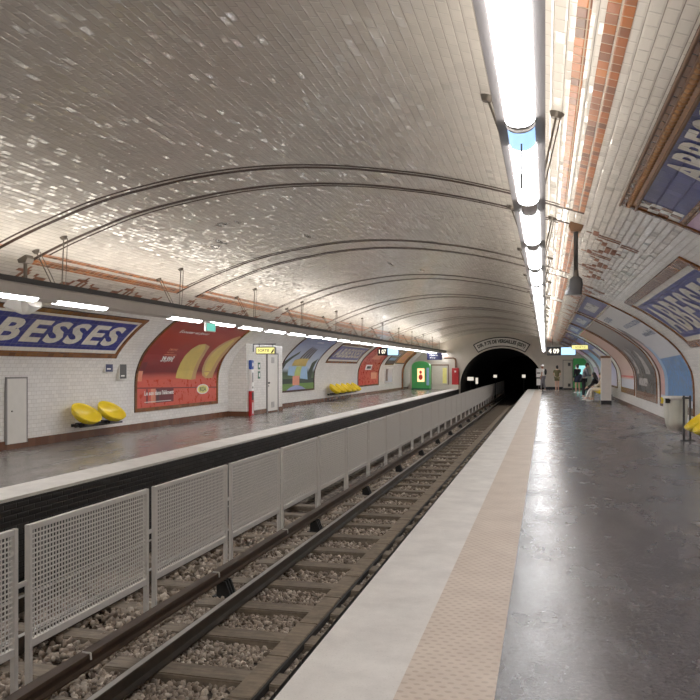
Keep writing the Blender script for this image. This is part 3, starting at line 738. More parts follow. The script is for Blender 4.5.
# ------------------------------------------------------------------ station name plaques and posters on the lining
def wall_root(name, label, cat, sg, Ya, Yb, v0, v1, group=None):
    p = S(sg, (Ya+Yb)/2, v1); return thing(name, label, cat, tuple(p), 0, group)
def plaque(sg, Ya, Yb, v0, v1, label, text='ABBESSES', fw=.11, ww=.085, gap=.25, bold=.035):
    t = wall_root('station_name_sign', label, 'sign', sg, Ya, Yb, v0, v1, 'blue tiled station name signs'); A = Art(sg, Ya, Yb, v0, v1, t)
    A.border(0, A.L, 0, A.H, fw, 'frame', 'frame_tiles', .012, depth=.03)
    A.border(fw, A.L-fw, fw, A.H-fw, ww, 'border', 'white_letter_tiles', .006)
    a = fw+ww; A.rect(a, A.L-a, a, A.H-a, 'field', 'blue_tiles', .005)
    m = a+.12
    A.text(text, a+gap, A.L-a-gap, m, A.H-m, 'lettering', 'white_letter_tiles', .012, bold=bold, space=1.16)
    return t
plaque(-1, 8.95, 15.42, 5.36, 6.56, 'blue ABBESSES name sign on the left wall above the pair of yellow seats')
plaque(1, 9.65, 16.06, 5.18, 6.72, 'large blue ABBESSES name sign on the right wall above the near yellow seats', fw=.15, ww=.10, gap=.2, bold=.03)
plaque(-1, 32.4, 38.1, 5.34, 6.56, 'distant blue ABBESSES name sign on the left wall above five yellow seats')

def header(A, s0, s1, t0, t1, text=None, mat='violet_tiles'):
    p = A.rect(s0, s1, t0, t1, 'name_panel', mat, .008)
    if text:
        A.text(text, s0+(s1-s0)*.30, s1-(s1-s0)*.30, t0+.05, t1-.05, 'lettering', 'white_letter_tiles', .014, parent=p, bold=.03)
    else:
        A.rect(s0+(s1-s0)*.3, s1-(s1-s0)*.3, t0+.1, t1-.1, 'crest_panel', 'silver_art', .012, parent=p)
    return p
def poster(sg, Ya, Yb, v0, v1, label, ground, fw=.09, head=None, group='framed wall posters', text=None, fmat='frame_tiles', hmat='violet_tiles', wb=None):
    t = wall_root('advertising_poster', label, 'poster', sg, Ya, Yb, v0, v1, group); A = Art(sg, Ya, Yb, v0, v1, t)
    A.border(0, A.L, 0, A.H, fw, 'frame', fmat, .014, depth=.03, wb=wb)
    top = fw
    if head:
        header(A, fw, A.L-fw, fw, fw+head, text, hmat)
        A.rect(fw, A.L-fw, fw+head, fw+head+.06, 'cross_bar', fmat, .016); top = fw+head+.06
    pb = A.H-(wb or fw)
    A2 = Art(sg, Ya+fw, Yb-fw, v0+top, v0+pb, t)
    sheet = A2.rect(0, A2.L, 0, A2.H, 'picture', ground, .006)
    return t, A, A2, sheet
# near right: tall frame whose blue header carries the name
t, A, B, sh = poster(1, 2.85, 8.15, 4.31, 7.9, 'pink poster in ornate brown frame with small blue ABBESSES header, nearest right wall', 'pink_poster_ground', fw=.06)
A.rect(0, A.L, 0, .18, 'frame_bed', 'gilt_clay', .010)
# header redone at its own size
o = t
A.rect(.06, A.L-.06, .16, .60, 'name_panel', 'blue_tiles', .010)
for ob in [c for c in t.children if c.name.startswith('name_panel')]: hp = ob
A.text('ABBESSES', 1.62, 3.62, .21, .56, 'lettering', 'white_letter_tiles', .016, parent=hp, bold=.03, space=1.1)
A.rect(.06, A.L-.06, .60, .67, 'cross_bar', 'frame_tiles', .018)
for s0 in (.08, A.L-.08-.36):
    cq = []; cb = []
    for i in range(3):
        for j in range(4):
            (cq if (i+j) % 2 else cb).append([(s0+i*.12, .17+j*.105), (s0+i*.12+.12, .17+j*.105), (s0+i*.12+.12, .17+j*.105+.105), (s0+i*.12, .17+j*.105+.105)])

    A.polys(cq, 'checker_light', 'white_letter_tiles', .014, parent=hp); A.polys(cb, 'checker_dark', 'frame_tiles', .014, parent=hp)
# carved leaf moulding along the top of the frame
mo = MB()
for i in range(int(A.L/.075)):
    c = A.P(.04+i*.075, .10, .02); mo.ellipsoid(c, (.03, .034, .018), n=8, m=5)
for s in (.02, .16): pass
mo.build('carved_moulding', 'gilt_clay', t)
mo2 = MB()
for tt in (.015, .17):
    pts = [A.P(A.L*i/2, tt, .03) for i in range(3)]; mo2.path(pts, .014, 8)
mo2.build('moulding_bead', 'brown_wood', t)

# red furniture poster, left wall
t, A, B, sh = poster(-1, 16.5, 21.3, 4.85, 7.88, 'large red furniture poster with two yellow curved lamps, next to the pair of yellow seats', 'red_poster_ground')
L, H = B.L, B.H
B.rect(0, L, H*.76, H, 'table_top', 'salmon', .009, parent=sh)
def art(B, sh, pts, name, mat, off): return B.polys([[(x*B.L, y*B.H) for x, y in pts]], name, mat, off, parent=sh)
art(B, sh, [(.60,.37),(.69,.40),(.71,.52),(.70,.62),(.695,.70),(.69,.765),(.63,.77),(.65,.65),(.66,.55),(.66,.45)], 'lamp_art', 'tan_art', .011)
art(B, sh, [(.43,.75),(.435,.69),(.445,.61),(.46,.52),(.485,.44),(.53,.385),(.60,.37),(.655,.43),(.665,.5),(.655,.6),(.645,.69),(.63,.77)], 'lamp_art', 'yellow_art', .013)
art(B, sh, [(.83,.76),(.78,.73),(.76,.66),(.762,.58),(.775,.47),(.80,.39),(.84,.33),(.90,.27),(.97,.22),(1.0,.24),(1.0,.5),(.97,.6),(.95,.70),(.93,.76)], 'lamp_art', 'tan_art', .011)
art(B, sh, [(.84,.74),(.80,.71),(.79,.62),(.80,.52),(.82,.43),(.87,.35),(.93,.28),(.96,.30),(.95,.45),(.93,.56),(.90,.68)], 'lamp_art', 'yellow_art', .013)
art(B, sh, [(0,.822),(1,.852),(1,.862),(0,.832)], 'drawer_line', 'maroon_art', .012)
for a, b, m in ((.10, .115, 'maroon_art'), (.15, .2, 'peach_art'), (.205, .24, 'dark_art'), (.24, .41, 'maroon_art')):
    B.rect(a*L, b*L, H*.84, H*.965, 'drawer_art', m, .0125, parent=sh)
B.rect(.0*L, .05*L, H*.68, H*.77, 'frame_art', 'peach_art', .011, parent=sh); B.rect(.02*L, .07*L, H*.60, H*.68, 'frame_art', 'maroon_art', .011, parent=sh)
B.polys([blob(.795*L, .868*H, .085*L, .050*H, 24)], 'logo_plate', 'white_print', .014, parent=sh)
B.polys([blob(.795*L, .868*H, .073*L, .040*H, 24)], 'logo_oval', 'lemon_print', .016, parent=sh)
B.text('IKEA', .748*L, .842*L, .845*H, .891*H, 'lettering', 'dark_green', .018, parent=sh, bold=.03)
B.text("\u00c9couter et jouer", .16*L, .53*L, .215*H, .265*H, 'lettering', 'white_print', .013, parent=sh, bold=.02, shear=.2)
B.text('SYMFONISK', .225*L, .325*L, .45*H, .475*H, 'lettering', 'peach_art', .013, parent=sh, bold=.02)
B.text('lampe', .225*L, .30*L, .485*H, .505*H, 'lettering', 'peach_art', .013, parent=sh)
B.rect(.21*L, .35*L, .518*H, .524*H, 'price_rule', 'peach_art', .013, parent=sh)
B.text('39,99\u20ac', .20*L, .345*L, .535*H, .60*H, 'lettering', 'white_print', .013, parent=sh, bold=.03, shear=.15)
B.text("Le son dans l'\u00e9l\u00e9ment", .08*L, .41*L, .855*H, .895*H, 'lettering', 'white_print', .016, parent=sh, bold=.03)
B.rect(.08*L, .38*L, .95*H, .956*H, 'footer_rule', 'white_print', .014, parent=sh)

# blue landscape poster
t, A, B, sh = poster(-1, 26.8, 31.2, 4.85, 7.74, 'blue poster of a figure in a feathered headdress by a meadow, beyond the white cabin', 'blue_poster_ground', fw=.07, fmat='brown_tiles')
L, H = B.L, B.H
def R2(B, sh, pts, name, mat, off): return B.polys([[(x*B.L, y*B.H) for x, y in p] for p in pts], name, mat, off, parent=sh)
R2(B, sh, [[(.0,.84),(1,.84),(1,.91),(0,.91)]], 'hedge_art', 'hedge_art', .009); R2(B, sh, [[(0,.91),(1,.91),(1,1),(0,1)]], 'meadow_art', 'meadow_art', .009)
R2(B, sh, [[(.17,1.0),(.28,.96),(.45,.93),(.62,.96),(.74,1.0)]], 'path_art', 'lilac_art', .011)
for i in range(4): R2(B, sh, [[(.37+.085*i,.55),(.42+.07*i,.36),(.46+.065*i,.30+.012*i),(.485+.065*i,.31+.012*i),(.47+.07*i,.38),(.42+.085*i,.55)]], 'feather_art', 'feather_art', .011)
R2(B, sh, [[(.26,.56),(.25,.65),(.67,.66),(.66,.53),(.42,.53)]], 'headdress_art', 'gold_art', .012)
R2(B, sh, [[(.18,.66),(.2,.79),(.38,.80),(.40,.66)]], 'cape_art', 'sky_art', .012); R2(B, sh, [[(.40,.66),(.38,.82),(.56,.82),(.56,.66)]], 'robe_art', 'leaf_art', .012)
R2(B, sh, [[(.56,.66),(.56,.84),(.80,.86),(.74,.66)]], 'cape_art', 'sky_art', .012); R2(B, sh, [[(.34,.80),(.34,.935),(.54,.935),(.54,.80)]], 'figure_art', 'peach_art', .013)
R2(B, sh, [[(.83,.60),(.80,.86),(.9,.88),(.97,.52)]], 'tree_art', 'hedge_art', .012); R2(B, sh, [[(.0,.60),(.02,.76),(.08,.62),(.26,.45),(.24,.40)]], 'tree_art', 'hedge_art', .012)
B.text('LE PARC', .45*L, .66*L, .19*H, .22*H, 'lettering', 'white_print', .012, parent=sh); B.text('en famille cet \u00e9t\u00e9', .22*L, .90*L, .255*H, .285*H, 'lettering', 'lilac_art', .012, parent=sh)

# red text poster far left
t, A, B, sh = poster(-1, 39.0, 44.2, 5.1, 7.82, 'plain red poster with three pale text blocks on the far left wall', 'poster_red', fw=.08)
for a, b, c, d, m in ((.35,.75,.22,.42,'peach_art'),(.28,.58,.56,.68,'white_print'),(.60,.9,.74,.88,'peach_art')): B.rect(a*B.L, b*B.L, c*B.H, d*B.H, 'text_block', m, .010, parent=sh)
B.rect(.34*B.L, .54*B.L, .59*B.H, .65*B.H, 'text_block', 'charcoal_art', .012, parent=sh)
t, A, B, sh = poster(-1, 45.3, 47.9, 5.4, 6.6, 'small grey blue framed panel above the white notice sheets on the far left wall', 'grey_poster_ground', fw=.08)
R2(B, sh, [[(.1,.2),(.9,.2),(.9,.4),(.1,.4)], [(.1,.55),(.9,.55),(.9,.75),(.1,.75)]], 'text_block', 'skyblue_art', .01)
t, A, B, sh = poster(-1, 48.3, 51.4, 5.1, 6.5, 'small orange poster at the far end of the left wall', 'orange_poster_ground', fw=.07)
R2(B, sh, [[(.2,.3),(.8,.3),(.8,.45),(.2,.45)], [(.3,.6),(.7,.6),(.7,.75),(.3,.75)]], 'text_block', 'peach_art', .01)
t, A, B, sh = poster(-1, 46.0, 48.3, 6.75, 7.75, 'white notice sheets with dark print on the far left wall', 'pale_poster_ground', fw=.03, fmat='white_paint')
R2(B, sh, [[(.08,.1),(.4,.1),(.4,.9),(.08,.9)]], 'text_block', 'smoke_art', .01)

# right wall posters with name headers
t, A, B, sh = poster(1, 17.6, 22.6, 4.40, 8.24, 'white fashion poster with a blue denim patch on the right wall above the litter bin', 'pale_poster_ground', fw=.08, head=.5, wb=.16)
L, H = B.L, B.H
R2(B, sh, [[(.0,.95),(.0,.30),(.08,.18),(.16,.26),(.20,.42),(.22,.60),(.2,.95)]], 'figure_art', 'smoke_art', .009)
R2(B, sh, [[(.03,.95),(.02,.5),(.07,.33),(.13,.45),(.18,.62),(.17,.95)]], 'figure_art', 'blush_art', .011)
R2(B, sh, [[(.27,.95),(.29,.62),(.98,.60),(.98,.95)]], 'denim_art', 'denim_art', .012); R2(B, sh, [[(.17,.95),(.2,.62),(.17,.44),(.26,.5),(.30,.64),(.28,.95)]], 'denim_art', 'skyblue_art', .013)
B.text('LES JOURS', .12*L, .40*L, .05*H, .12*H, 'lettering', 'slate_print', .01, parent=sh, bold=.03); B.text('NOUVELLE COLLECTION', .36*L, .95*L, .20*H, .245*H, 'lettering', 'slate_print', .01, parent=sh, bold=.03); B.text("mode d'\u00e9t\u00e9", .55*L, .92*L, .32*H, .38*H, 'lettering', 'slate_print', .01, parent=sh, bold=.02)
t, A, B, sh = poster(1, 23.2, 28.3, 4.40, 8.22, 'grey black photographic poster on the right wall beyond the litter bin', 'grey_poster_ground', fw=.08, head=.5, wb=.24, hmat='blue_tiles')
L, H = B.L, B.H
R2(B, sh, [[(.0,.80),(1,.80),(1,1),(0,1)]], 'caption_band', 'charcoal_art', .009); B.rect(.15*L, .6*L, .85*H, .93*H, 'caption_text', 'silver_art', .011, parent=sh)
R2(B, sh, [[(.30,.80),(.36,.55),(.44,.42),(.52,.55),(.50,.80)]], 'figure_art', 'charcoal_art', .01); R2(B, sh, [[(.55,.80),(.60,.58),(.66,.50),(.74,.62),(.78,.80)]], 'figure_art', 'silver_art', .01); R2(B, sh, [[(.1,.80),(.14,.5),(.2,.46),(.24,.6),(.22,.80)]], 'figure_art', 'silver_art', .01)
t, A, B, sh = poster(1, 28.8, 33.7, 4.40, 8.2, 'pale peach poster with a red border on the right wall, nearest the white post', 'peach_poster_ground', fw=.07, head=.5, wb=.22)
B.border(0, B.L, 0, B.H*.86, .07, 'red_border', 'poster_red', .012, parent=sh); R2(B, sh, [[(.0,.88),(1,.88),(1,1),(0,1)]], 'footer_band', 'pale_poster_ground', .010)
t, A, B, sh = poster(1, 35.5, 40.3, 4.45, 8.1, 'pale lavender poster on the right wall behind the standing man', 'lavender_poster_ground', fw=.08, head=.5)
R2(B, sh, [[(.2,.3),(.8,.3),(.8,.5),(.2,.5)]], 'text_block', 'white_print', .01)
t, A, B, sh = poster(1, 41.3, 46.2, 4.45, 8.1, 'pale lavender poster on the right wall, second beyond the white post', 'lavender_poster_ground', fw=.08, head=.5)
R2(B, sh, [[(.2,.35),(.8,.35),(.8,.7),(.2,.7)]], 'text_block', 'skyblue_art', .01)
t, A, B, sh = poster(1, 47.2, 52.0, 4.45, 8.1, 'pinkish poster at the far end of the right wall', 'pink_poster_ground', fw=.08, head=.5)
R2(B, sh, [[(.2,.35),(.8,.35),(.8,.7),(.2,.7)]], 'text_block', 'white_print', .01)

# ------------------------------------------------------------------ left wall fittings
xw = WALL_L
t = thing('utility_hatch', 'narrow cream utility hatch in the left wall tiles beside the plinth', 'hatch', (xw+.01, 11.98, .1))
MB().box(-.01, .035, 0, .54, 0, 1.2, .004).build('door_leaf', 'white_paint', t); 
fr = MB()
for a, b, c, d in ((-.03, 0, 0, 1.23), (.54, .57, 0, 1.23), (-.03, .57, 1.2, 1.23)): fr.box(-.01, .038, a, b, c, d)
fr.build('frame', 'grey_paint', t); MB().cyl((.03, .12, .6), (.05, .12, .6), .015, n=10).build('lock', 'rod_metal', t)
for y, z0, z1, lab, m in ((15.1, 1.40, 1.60, 'small square navy notice with a white round device on the left wall', 'navy_print'), (15.68, 1.24, 1.60, 'taller dark grey notice panel right of the navy one on the left wall', 'dark_grey')):
    x = xw+.09; t = thing('wall_notice', lab, 'notice', (x, y, z0))
    MB().box(-.05, .015, -.01, .31, -.01, z1-z0+.17, .005).build('backing', 'white_paint', t)
    MB().box(.016, .021, .01, .29, .01, z1-z0-.02).build('panel', m, t)
    MB().cyl((.015, .17, z1-z0+.08), (.03, .17, z1-z0+.08), .055, n=16).build('round_device', 'white_print', t)
    MB().box(.022, .024, .05, .2, .06, .09).build('print_line', 'white_print', t)

# moulded yellow shell seats
def seat_obj(label, group, sx):
    """sx +1: the wall is on the -x side, the seat opens towards +x"""
    t = thing('shell_seat', label, 'seat', (0, 0, 0), 0, group)
    sh = MB(); pr = [(0, -.17), (.10, -.165), (.20, -.14), (.28, -.085), (.325, -.01), (.335, .035), (.322, .038), (.31, -.005), (.268, -.072), (.19, -.122), (.10, -.146), (0, -.15)]
    sh.lathe(pr, n=28); sh.xform(Matrix.Diagonal((.92, 1.18, 1, 1)))
    sh.xform(Matrix.Translation((.36*sx, 0, .56)) @ Matrix.Rotation(math.radians(38*sx), 4, 'Y')); sh.build('shell', 'yellow_shell', t)
    MB().box(min(.12*sx, .36*sx), max(.12*sx, .36*sx), -.05, .05, .30, .36, .008).build('bracket', 'black_paint', t)
    return t
def bench(sg, x, ys, y0, y1, labels, blabel, group):
    sx = -sg
    b = thing('seat_rail', blabel, 'bench rail', (x, (y0+y1)/2, 0)); h = (y1-y0)/2
    MB().cyl((.19*sx, -h, .30), (.19*sx, h, .30), .035, n=12).cyl((.30*sx, -h, .285), (.30*sx, h, .285), .022, n=10).build('bar', 'black_paint', b)
    for yy in (-h*.8, h*.8): MB().box(min(-.0*sx, .2*sx), max(-.0*sx, .2*sx), yy-.03, yy+.03, .27, .33).build('wall_arm', 'black_paint', b)
    f = None
    for y, lab in zip(ys, labels):
        if f is None: f = seat_obj(lab, group, sx); f.location = (x, y, .0)
        else: dup(f, (x, y, .0), None, lab)
bench(-1, xw, (13.98, 14.93), 13.85, 15.45, ['yellow shell seat on the left wall, the nearer of the near pair', 'yellow shell seat on the left wall, the farther of the near pair'], 'black rail carrying the near pair of yellow seats on the left wall', 'near pair of yellow seats')
bench(-1, xw, [33.3+.98*i for i in range(5)], 32.8, 37.7, ['yellow shell seat below the distant left name sign, %s of five' % ordn(i+1) for i in range(5)], 'dark rail carrying five yellow seats on the far left wall', 'far row of five yellow seats')
bench(1, WALL_R, [15.05-.82*i for i in range(3)], 13.0, 15.6, ['yellow shell seat by the right wall, %s from the litter bin' % ordn(i+1) for i in range(3)], 'dark rail carrying yellow seats on the right wall by the litter bin', 'yellow seats on the right wall')

# tiled cabin
bx0, bx1, by0, by1 = xw-.05, -8.94, 22.12, 25.45
def booth():
    mb = MB(); tuv = []
    def quad(ps, uvs): o = len(mb.v); mb.v += ps; mb.f.append((o, o+1, o+2, o+3)); tuv.extend(uvs)
    zt = 2.27
    quad([(bx0, by0, 0), (bx1, by0, 0), (bx1, by0, zt), (bx0, by0, zt)], [(0, 0), (bx1-bx0, 0), (bx1-bx0, zt), (0, zt)])
    quad([(bx1, by0, 0), (bx1, by1, 0), (bx1, by1, zt), (bx1, by0, zt)], [(by0, 0), (by1, 0), (by1, zt), (by0, zt)])
    quad([(bx1, by1, 0), (bx0, by1, 0), (bx0, by1, zt), (bx1, by1, zt)], [(0, 0), (.65, 0), (.65, zt), (0, zt)])
    quad([(bx0, by0, zt), (bx1, by0, zt), (bx1, by1, zt), (bx0, by1, zt)], [(0, 0), (.6, 0), (.6, 4.3), (0, 4.3)])
    struct(mb.build('wall_cabin', 'wall_tiles', None, uv=lambda p, i: tuv[i]))
    struct(MB().box(bx0, bx1+.02, by0-.02, by1+.02, -.02, .15).build('baseboard_cabin', 'plinth_tiles', None, uv=lambda p, i: (p[1], p[2])))
booth()
t = struct(thing('door_1', '', '', (bx1, 23.9, .0))); del t['label'], t['category']
MB().box(.0, .03, 0, 1.0, .06, 1.95, .004).build('door_leaf', 'white_paint', t)
d = MB()
for a, b, c, e in ((-.05, 0, 0, 2.0), (1.0, 1.05, 0, 2.0), (-.05, 1.05, 1.95, 2.0)): d.box(0, .045, a, b, c, e)
d.build('door_frame', 'grey_paint', t)
for z in (.17, 1.66):
    g = MB()
    for i in range(5): g.box(.03, .04, .36, .64, z+i*.04, z+i*.04+.022)
    g.build('vent', 'grey_paint', t)
MB().cyl((.03, .1, 1.0), (.07, .1, 1.0), .03, n=10).cyl((.03, .1, .9), (.04, .1, .9), .025, n=10).build('door_handle', 'black_paint', t)
t = thing('help_point', 'slim help point column, blue top, white middle, red base, at the cabin corner', 'help point', (-8.87, 22.27, 0)); t.scale = (.8, .8, 1)
MB().box(-.06, .06, -.02, .24, 0, .78, .01).build('lower_case', 'red_paint', t); MB().box(-.06, .06, -.02, .24, .78, 1.45, .01).build('middle_case', 'white_print', t); MB().box(-.06, .06, -.02, .24, 1.45, 1.74, .02).build('head', 'blue_paint', t)
MB().box(.061, .066, .02, .2, .5, .74).build('panel', 'black_paint', t); MB().box(.061, .066, .05, .17, .86, .92).box(.061, .066, .05, .17, 1.05, 1.35).build('speaker_slot', 'grey_paint', t); MB().cyl((.06, .11, 1.6), (.07, .11, 1.6), .06, n=14).build('emblem', 'white_print', t); MB().box(.061, .066, .06, .16, .08, .42).build('text_strip', 'white_print', t)
MB().box(-.0, .061, .02, .2, .0, .02).build('foot', 'black_paint', t)
t = thing('safety_notice', 'small green safety notices on the cabin wall beside its door', 'notice', (bx1, 23.1, 1.15))
MB().box(0, .015, 0, .18, 0, .24).box(0, .015, 0, .18, .3, .52).build('plates', 'dark_green', t); MB().box(.016, .018, .05, .13, .06, .18).box(.016, .018, .04, .14, .36, .46).build('pictogram', 'white_print', t)
t = thing('exit_sign', 'yellow lit SORTIE exit sign on a bracket in front of the white cabin', 'sign', (-8.9, 22.6, 2.0))
MB().box(.1, .75, -.06, .06, -.08, .16, .02).build('case', 'dark_grey', t); MB().box(.13, .72, -.068, -.06, -.05, .13).build('lit_panel', 'exit_yellow', t)
flat_text('SORTIE', 'lettering', 'black_print', t, .18, .56, .0, .085, -.072, bold=.02)
a = MB(); a.prism([(.60, -.04), (.70, .11), (.71, .03), (.66, -.04)], 1, -.073, -.07); a.build('arrow', 'black_print', t)
MB().path([(0, 0, .24), (.75, 0, .24)], .018, 8).path([(.2, 0, .24), (.2, 0, .15)], .012, 6).path([(.65, 0, .24), (.65, 0, .15)], .012, 6).path([(.0, 0, .24), (-.0, 0, .0)], .018, 8).build('bracket', 'black_paint', t)

# hanging train displays and signs
def display(x0, x1, y, z0, z1, label, text, split, ztop):
    t = thing('train_display', label, 'display', ((x0+x1)/2, y, z0)); w = (x1-x0)/2; h = z1-z0
    MB().box(-w, w, -.08, .08, 0, h, .015).build('case', 'black_paint', t)
    MB().box(-w+split, w-.03, -.088, -.08, .03, h-.03).build('lit_panel', 'display_panel', t)
    flat_text(text, 'digits', 'digits', t, -w+.08, -w+split-.1, h*.25, h*.78, -.086, bold=.01)
    for xx in (-w*.6, w*.6): MB().cyl((xx, 0, h), (xx, 0, ztop-z0), .014, n=6).build('hanger', 'rod_metal', t)
display(.07, 1.41, 38, 2.09, 2.5, 'black train display with pale blue panel hung over the right platform', '4 09', .66, 3.0)
display(-8.66, -7.52, 40, 2.15, 2.56, 'black train display with pale blue panel hung over the left platform', '1 07', .55, 2.9)
t = thing('exit_sign', 'yellow lit exit board hung right of the train display over the right platform', 'sign', (1.5, 36, 2.32))
MB().box(-.36, .36, -.05, .05, 0, .21, .03).build('case', 'grey_paint', t); MB().box(-.34, .34, -.058, -.05, .015, .195).build('lit_panel', 'exit_yellow', t); flat_text('SORTIE', 'lettering', 'black_print', t, -.2, .26, .06, .15, -.062)
for xx in (-.2, .2): MB().cyl((xx, 0, .21), (xx, 0, .40), .012, n=6).build('hanger', 'rod_metal', t)
t = thing('direction_board', 'dark blue direction board with white lines hung at the far left platform', 'sign', (-6.75, 48, 1.99))
MB().box(-.48, .48, -.05, .05, 0, .44, .015).build('case', 'navy_print', t)
flat_text('Mairie', 'lettering', 'white_print', t, -.3, .2, .26, .36, -.056); flat_text('d\u2019Issy', 'lettering', 'white_print', t, -.3, .05, .08, .19, -.056)
for xx in (-.3, .3): MB().cyl((xx, 0, .44), (xx, 0, 1.3), .012, n=6).build('hanger', 'rod_metal', t)

# ------------------------------------------------------------------ far end
t = thing('vending_kiosk', 'green kiosk with a rounded top and glowing panel at the far left platform end', 'kiosk', (-8.3, 52.6, 0))
ps = [(-.62, 0), (.62, 0), (.62, 1.6)] + [(.62*math.cos(q), 1.6+.36*math.sin(q)) for q in [math.pi*i/12 for i in range(1, 12)]] + [(-.62, 1.6)]
MB().prism(ps, 1, -.4, .4).build('cabinet', 'green_paint', t); MB().box(-.22, .25, -.415, -.4, .55, 1.45).build('lit_panel', 'kiosk_glow', t); MB().box(.40, .58, -.415, -.4, .3, 1.5).build('slot_panel', 'skyblue_art', t); MB().box(-.64, .64, -.42, .42, 0, .1).build('base', 'dark_green', t)
t2 = MB().ellipsoid((0, -.42, 1.2), (.10, .012, .12), n=12, m=8).ellipsoid((0, -.42, .86), (.15, .012, .2), n=12, m=8).build('bottle_art', 'poster_red', t)
t = thing('fire_cabinet', 'tall red cabinet on the end wall left of the tunnel mouth', 'cabinet', (-6.22, 54.86, .28))
MB().box(-.25, .25, -.12, .12, 0, 1.2, .01).build('body', 'red_paint', t); MB().box(-.22, .22, -.13, -.12, .04, 1.16).build('door', 'red_paint', t); MB().box(-.06, .06, -.135, -.13, .9, 1.02).build('label_plate', 'white_print', t)
pp = tag(MB().path([(-7.0, 54.6, 2.2), (-6.35, 54.75, 2.2), (-6.22, 54.85, 2.1), (-6.2, 54.85, 1.5)], .06, 10).build('service_pipe', 'brown_wood', None), 'brown pipe bending down to the red cabinet beside the tunnel', 'pipe')
t = struct(thing('door_2', '', '', (-7.35, 54.98, .0))); del t['label'], t['category']
MB().box(-.58, .58, -.06, .02, .35, 1.66).build('door_leaf', 'cream_paint', t); MB().box(-.62, .62, -.08, .02, 1.66, 1.74).box(-.64, -.58, -.08, .02, .3, 1.74).box(.58, .64, -.08, .02, .3, 1.74).build('door_frame', 'brown_wood', t); MB().box(.2, .5, -.07, -.06, .38, 1.5).build('door_panel', 'lemon_print', t)
struct(MB().box(-9.5, -5.95, 54.2, 54.98, 0, .3).build('trim_end_step', 'end_wall_plaster'))
mb = MB(); slab(mb, -1, 51.7, 51.95, 5.4, 8.25, 0, .10); struct(slab_build(mb, 'trim_left_arch', 'frame_tiles'))
t = struct(thing('door_3', '', '', (1.5, 54.95, 0))); del t['label'], t['category']
MB().box(-.30, .28, -.05, .02, .1, 2.0).build('door_leaf', 'cream_paint', t); MB().box(-.34, -.3, -.07, .02, 0, 2.05).box(.28, .32, -.07, .02, 0, 2.05).box(-.34, .32, -.07, .02, 2.0, 2.05).build('door_frame', 'grey_paint', t)
MB().box(.0, .18, -.06, -.05, 1.62, 1.85).box(0, .18, -.06, -.05, .2, .42).build('vent', 'dark_grey', t)
t = thing('green_billboard', 'green billboard with a glowing turquoise picture at the far right end', 'billboard', (2.2, 54.8, 0))
MB().box(-.36, .5, -.1, .1, .12, 2.15, .01).build('frame', 'green_paint', t); MB().box(-.2, .5, -.11, -.1, .5, 1.65).build('lit_picture', 'shop_glow', t); MB().box(-.2, .5, -.115, -.11, .5, .72).build('caption', 'lemon_print', t); MB().box(-.36, .5, -.08, .08, 0, .12).build('base', 'dark_grey', t)
struct(MB().box(-.12, WALL_R, YE-.06, YE, 0, .18).build('baseboard_end', 'black_paint'))
t = thing('track_sign', 'white plate with black bands on a post at the right of the tunnel mouth', 'sign', (-.45, 54.5, 0))
MB().box(-.16, .16, -.02, .02, .85, 1.45).box(-.14, .14, -.02, .02, .3, .75).build('plate', 'white_print', t); MB().cyl((0, .04, 0), (0, .04, 1.45), .025, n=8).build('post', 'dark_grey', t); MB().box(-.12, .12, -.025, -.02, 1.1, 1.18).build('band', 'black_print', t)
for x, y, z, lab, w, h in ((-6.0+.55, 58, .55, 'pale box on the left inside the tunnel mouth', .22, .25), (-3.75, 60, .75, 'small white signal lamp left of centre inside the tunnel', .12, .2), (-1.6, 60, .75, 'small white signal lamp right of centre inside the tunnel', .12, .22), (-4.98, 58, .3, 'upright white marker on the left inside the tunnel', .08, .45)):
    t = thing('tunnel_signal', lab, 'signal', (x, y, z)); MB().box(-w, w, -.05, .05, 0, h).build('case', 'signal_white', t); MB().box(-w*1.2, w*1.2, .05, .08, -.03, h+.03).build('backplate', 'dark_grey', t); MB().cyl((0, .1, -1.3-z+.1), (0, .1, h), .03, n=8).build('post', 'black_paint', t)

# ------------------------------------------------------------------ right platform furniture
t = thing('white_post', 'tall white square post with a black foot standing on the right platform', 'post', (2.44, 33.5, 0))
MB().box(-.2, .2, -.2, .2, .14, 1.9, .01).build('shaft', 'white_paint', t); MB().box(-.21, .21, -.21, .21, 0, .15).build('foot', 'black_paint', t); MB().box(-.22, .17, -.19, .19, 1.9, 2.0).build('cap', 'brown_wood', t)
t = thing('litter_bin', 'clear bag litter bin with round hoop on dark posts by the right wall', 'bin', (2.66, 17.3, 0))
MB().lathe([(.24, .83), (.26, .86), (.26, .90), (.235, .90), (.225, .86), (.24, .83)], n=24).build('hoop', 'galvanised', t)
bag = MB(); prf = [(.235, .88), (.24, .7), (.225, .5), (.21, .32), (.17, .2), (.05, .16), (0, .16)]
vs = []; N = 24
for r, z in prf:
    for i in range(N): q = 2*math.pi*i/N; k = 1+.05*math.sin(5*q+z*9)+.03*math.sin(11*q); vs.append((r*k*math.cos(q), r*k*math.sin(q), z))
bag.add(vs, [(j*N+i, j*N+(i+1) % N, (j+1)*N+(i+1) % N, (j+1)*N+i) for j in range(len(prf)-1) for i in range(N)], True); bag.build('bag', 'clear_bag', t)
MB().ellipsoid((.05, -.02, .26), (.11, .1, .08), n=10, m=6).build('rubbish', 'maroon_art', t); MB().lathe([(.0, .905), (.2, .905), (.235, .9)], n=20).build('lid', 'cream_paint', t)
MB().box(-.235, -.10, -.20, -.14, .76, .86).build('mouth', 'black_paint', t)
for dx in (.10, .22): MB().box(dx-.02, dx+.02, -.34, -.30, 0, .93, .004).build('post', 'dark_grey', t)
MB().box(.08, .24, -.36, -.24, .86, .90).build('clamp', 'dark_grey', t); MB().box(.02, .30, -.4, -.24, 0, .015).build('foot_plate', 'dark_grey', t)
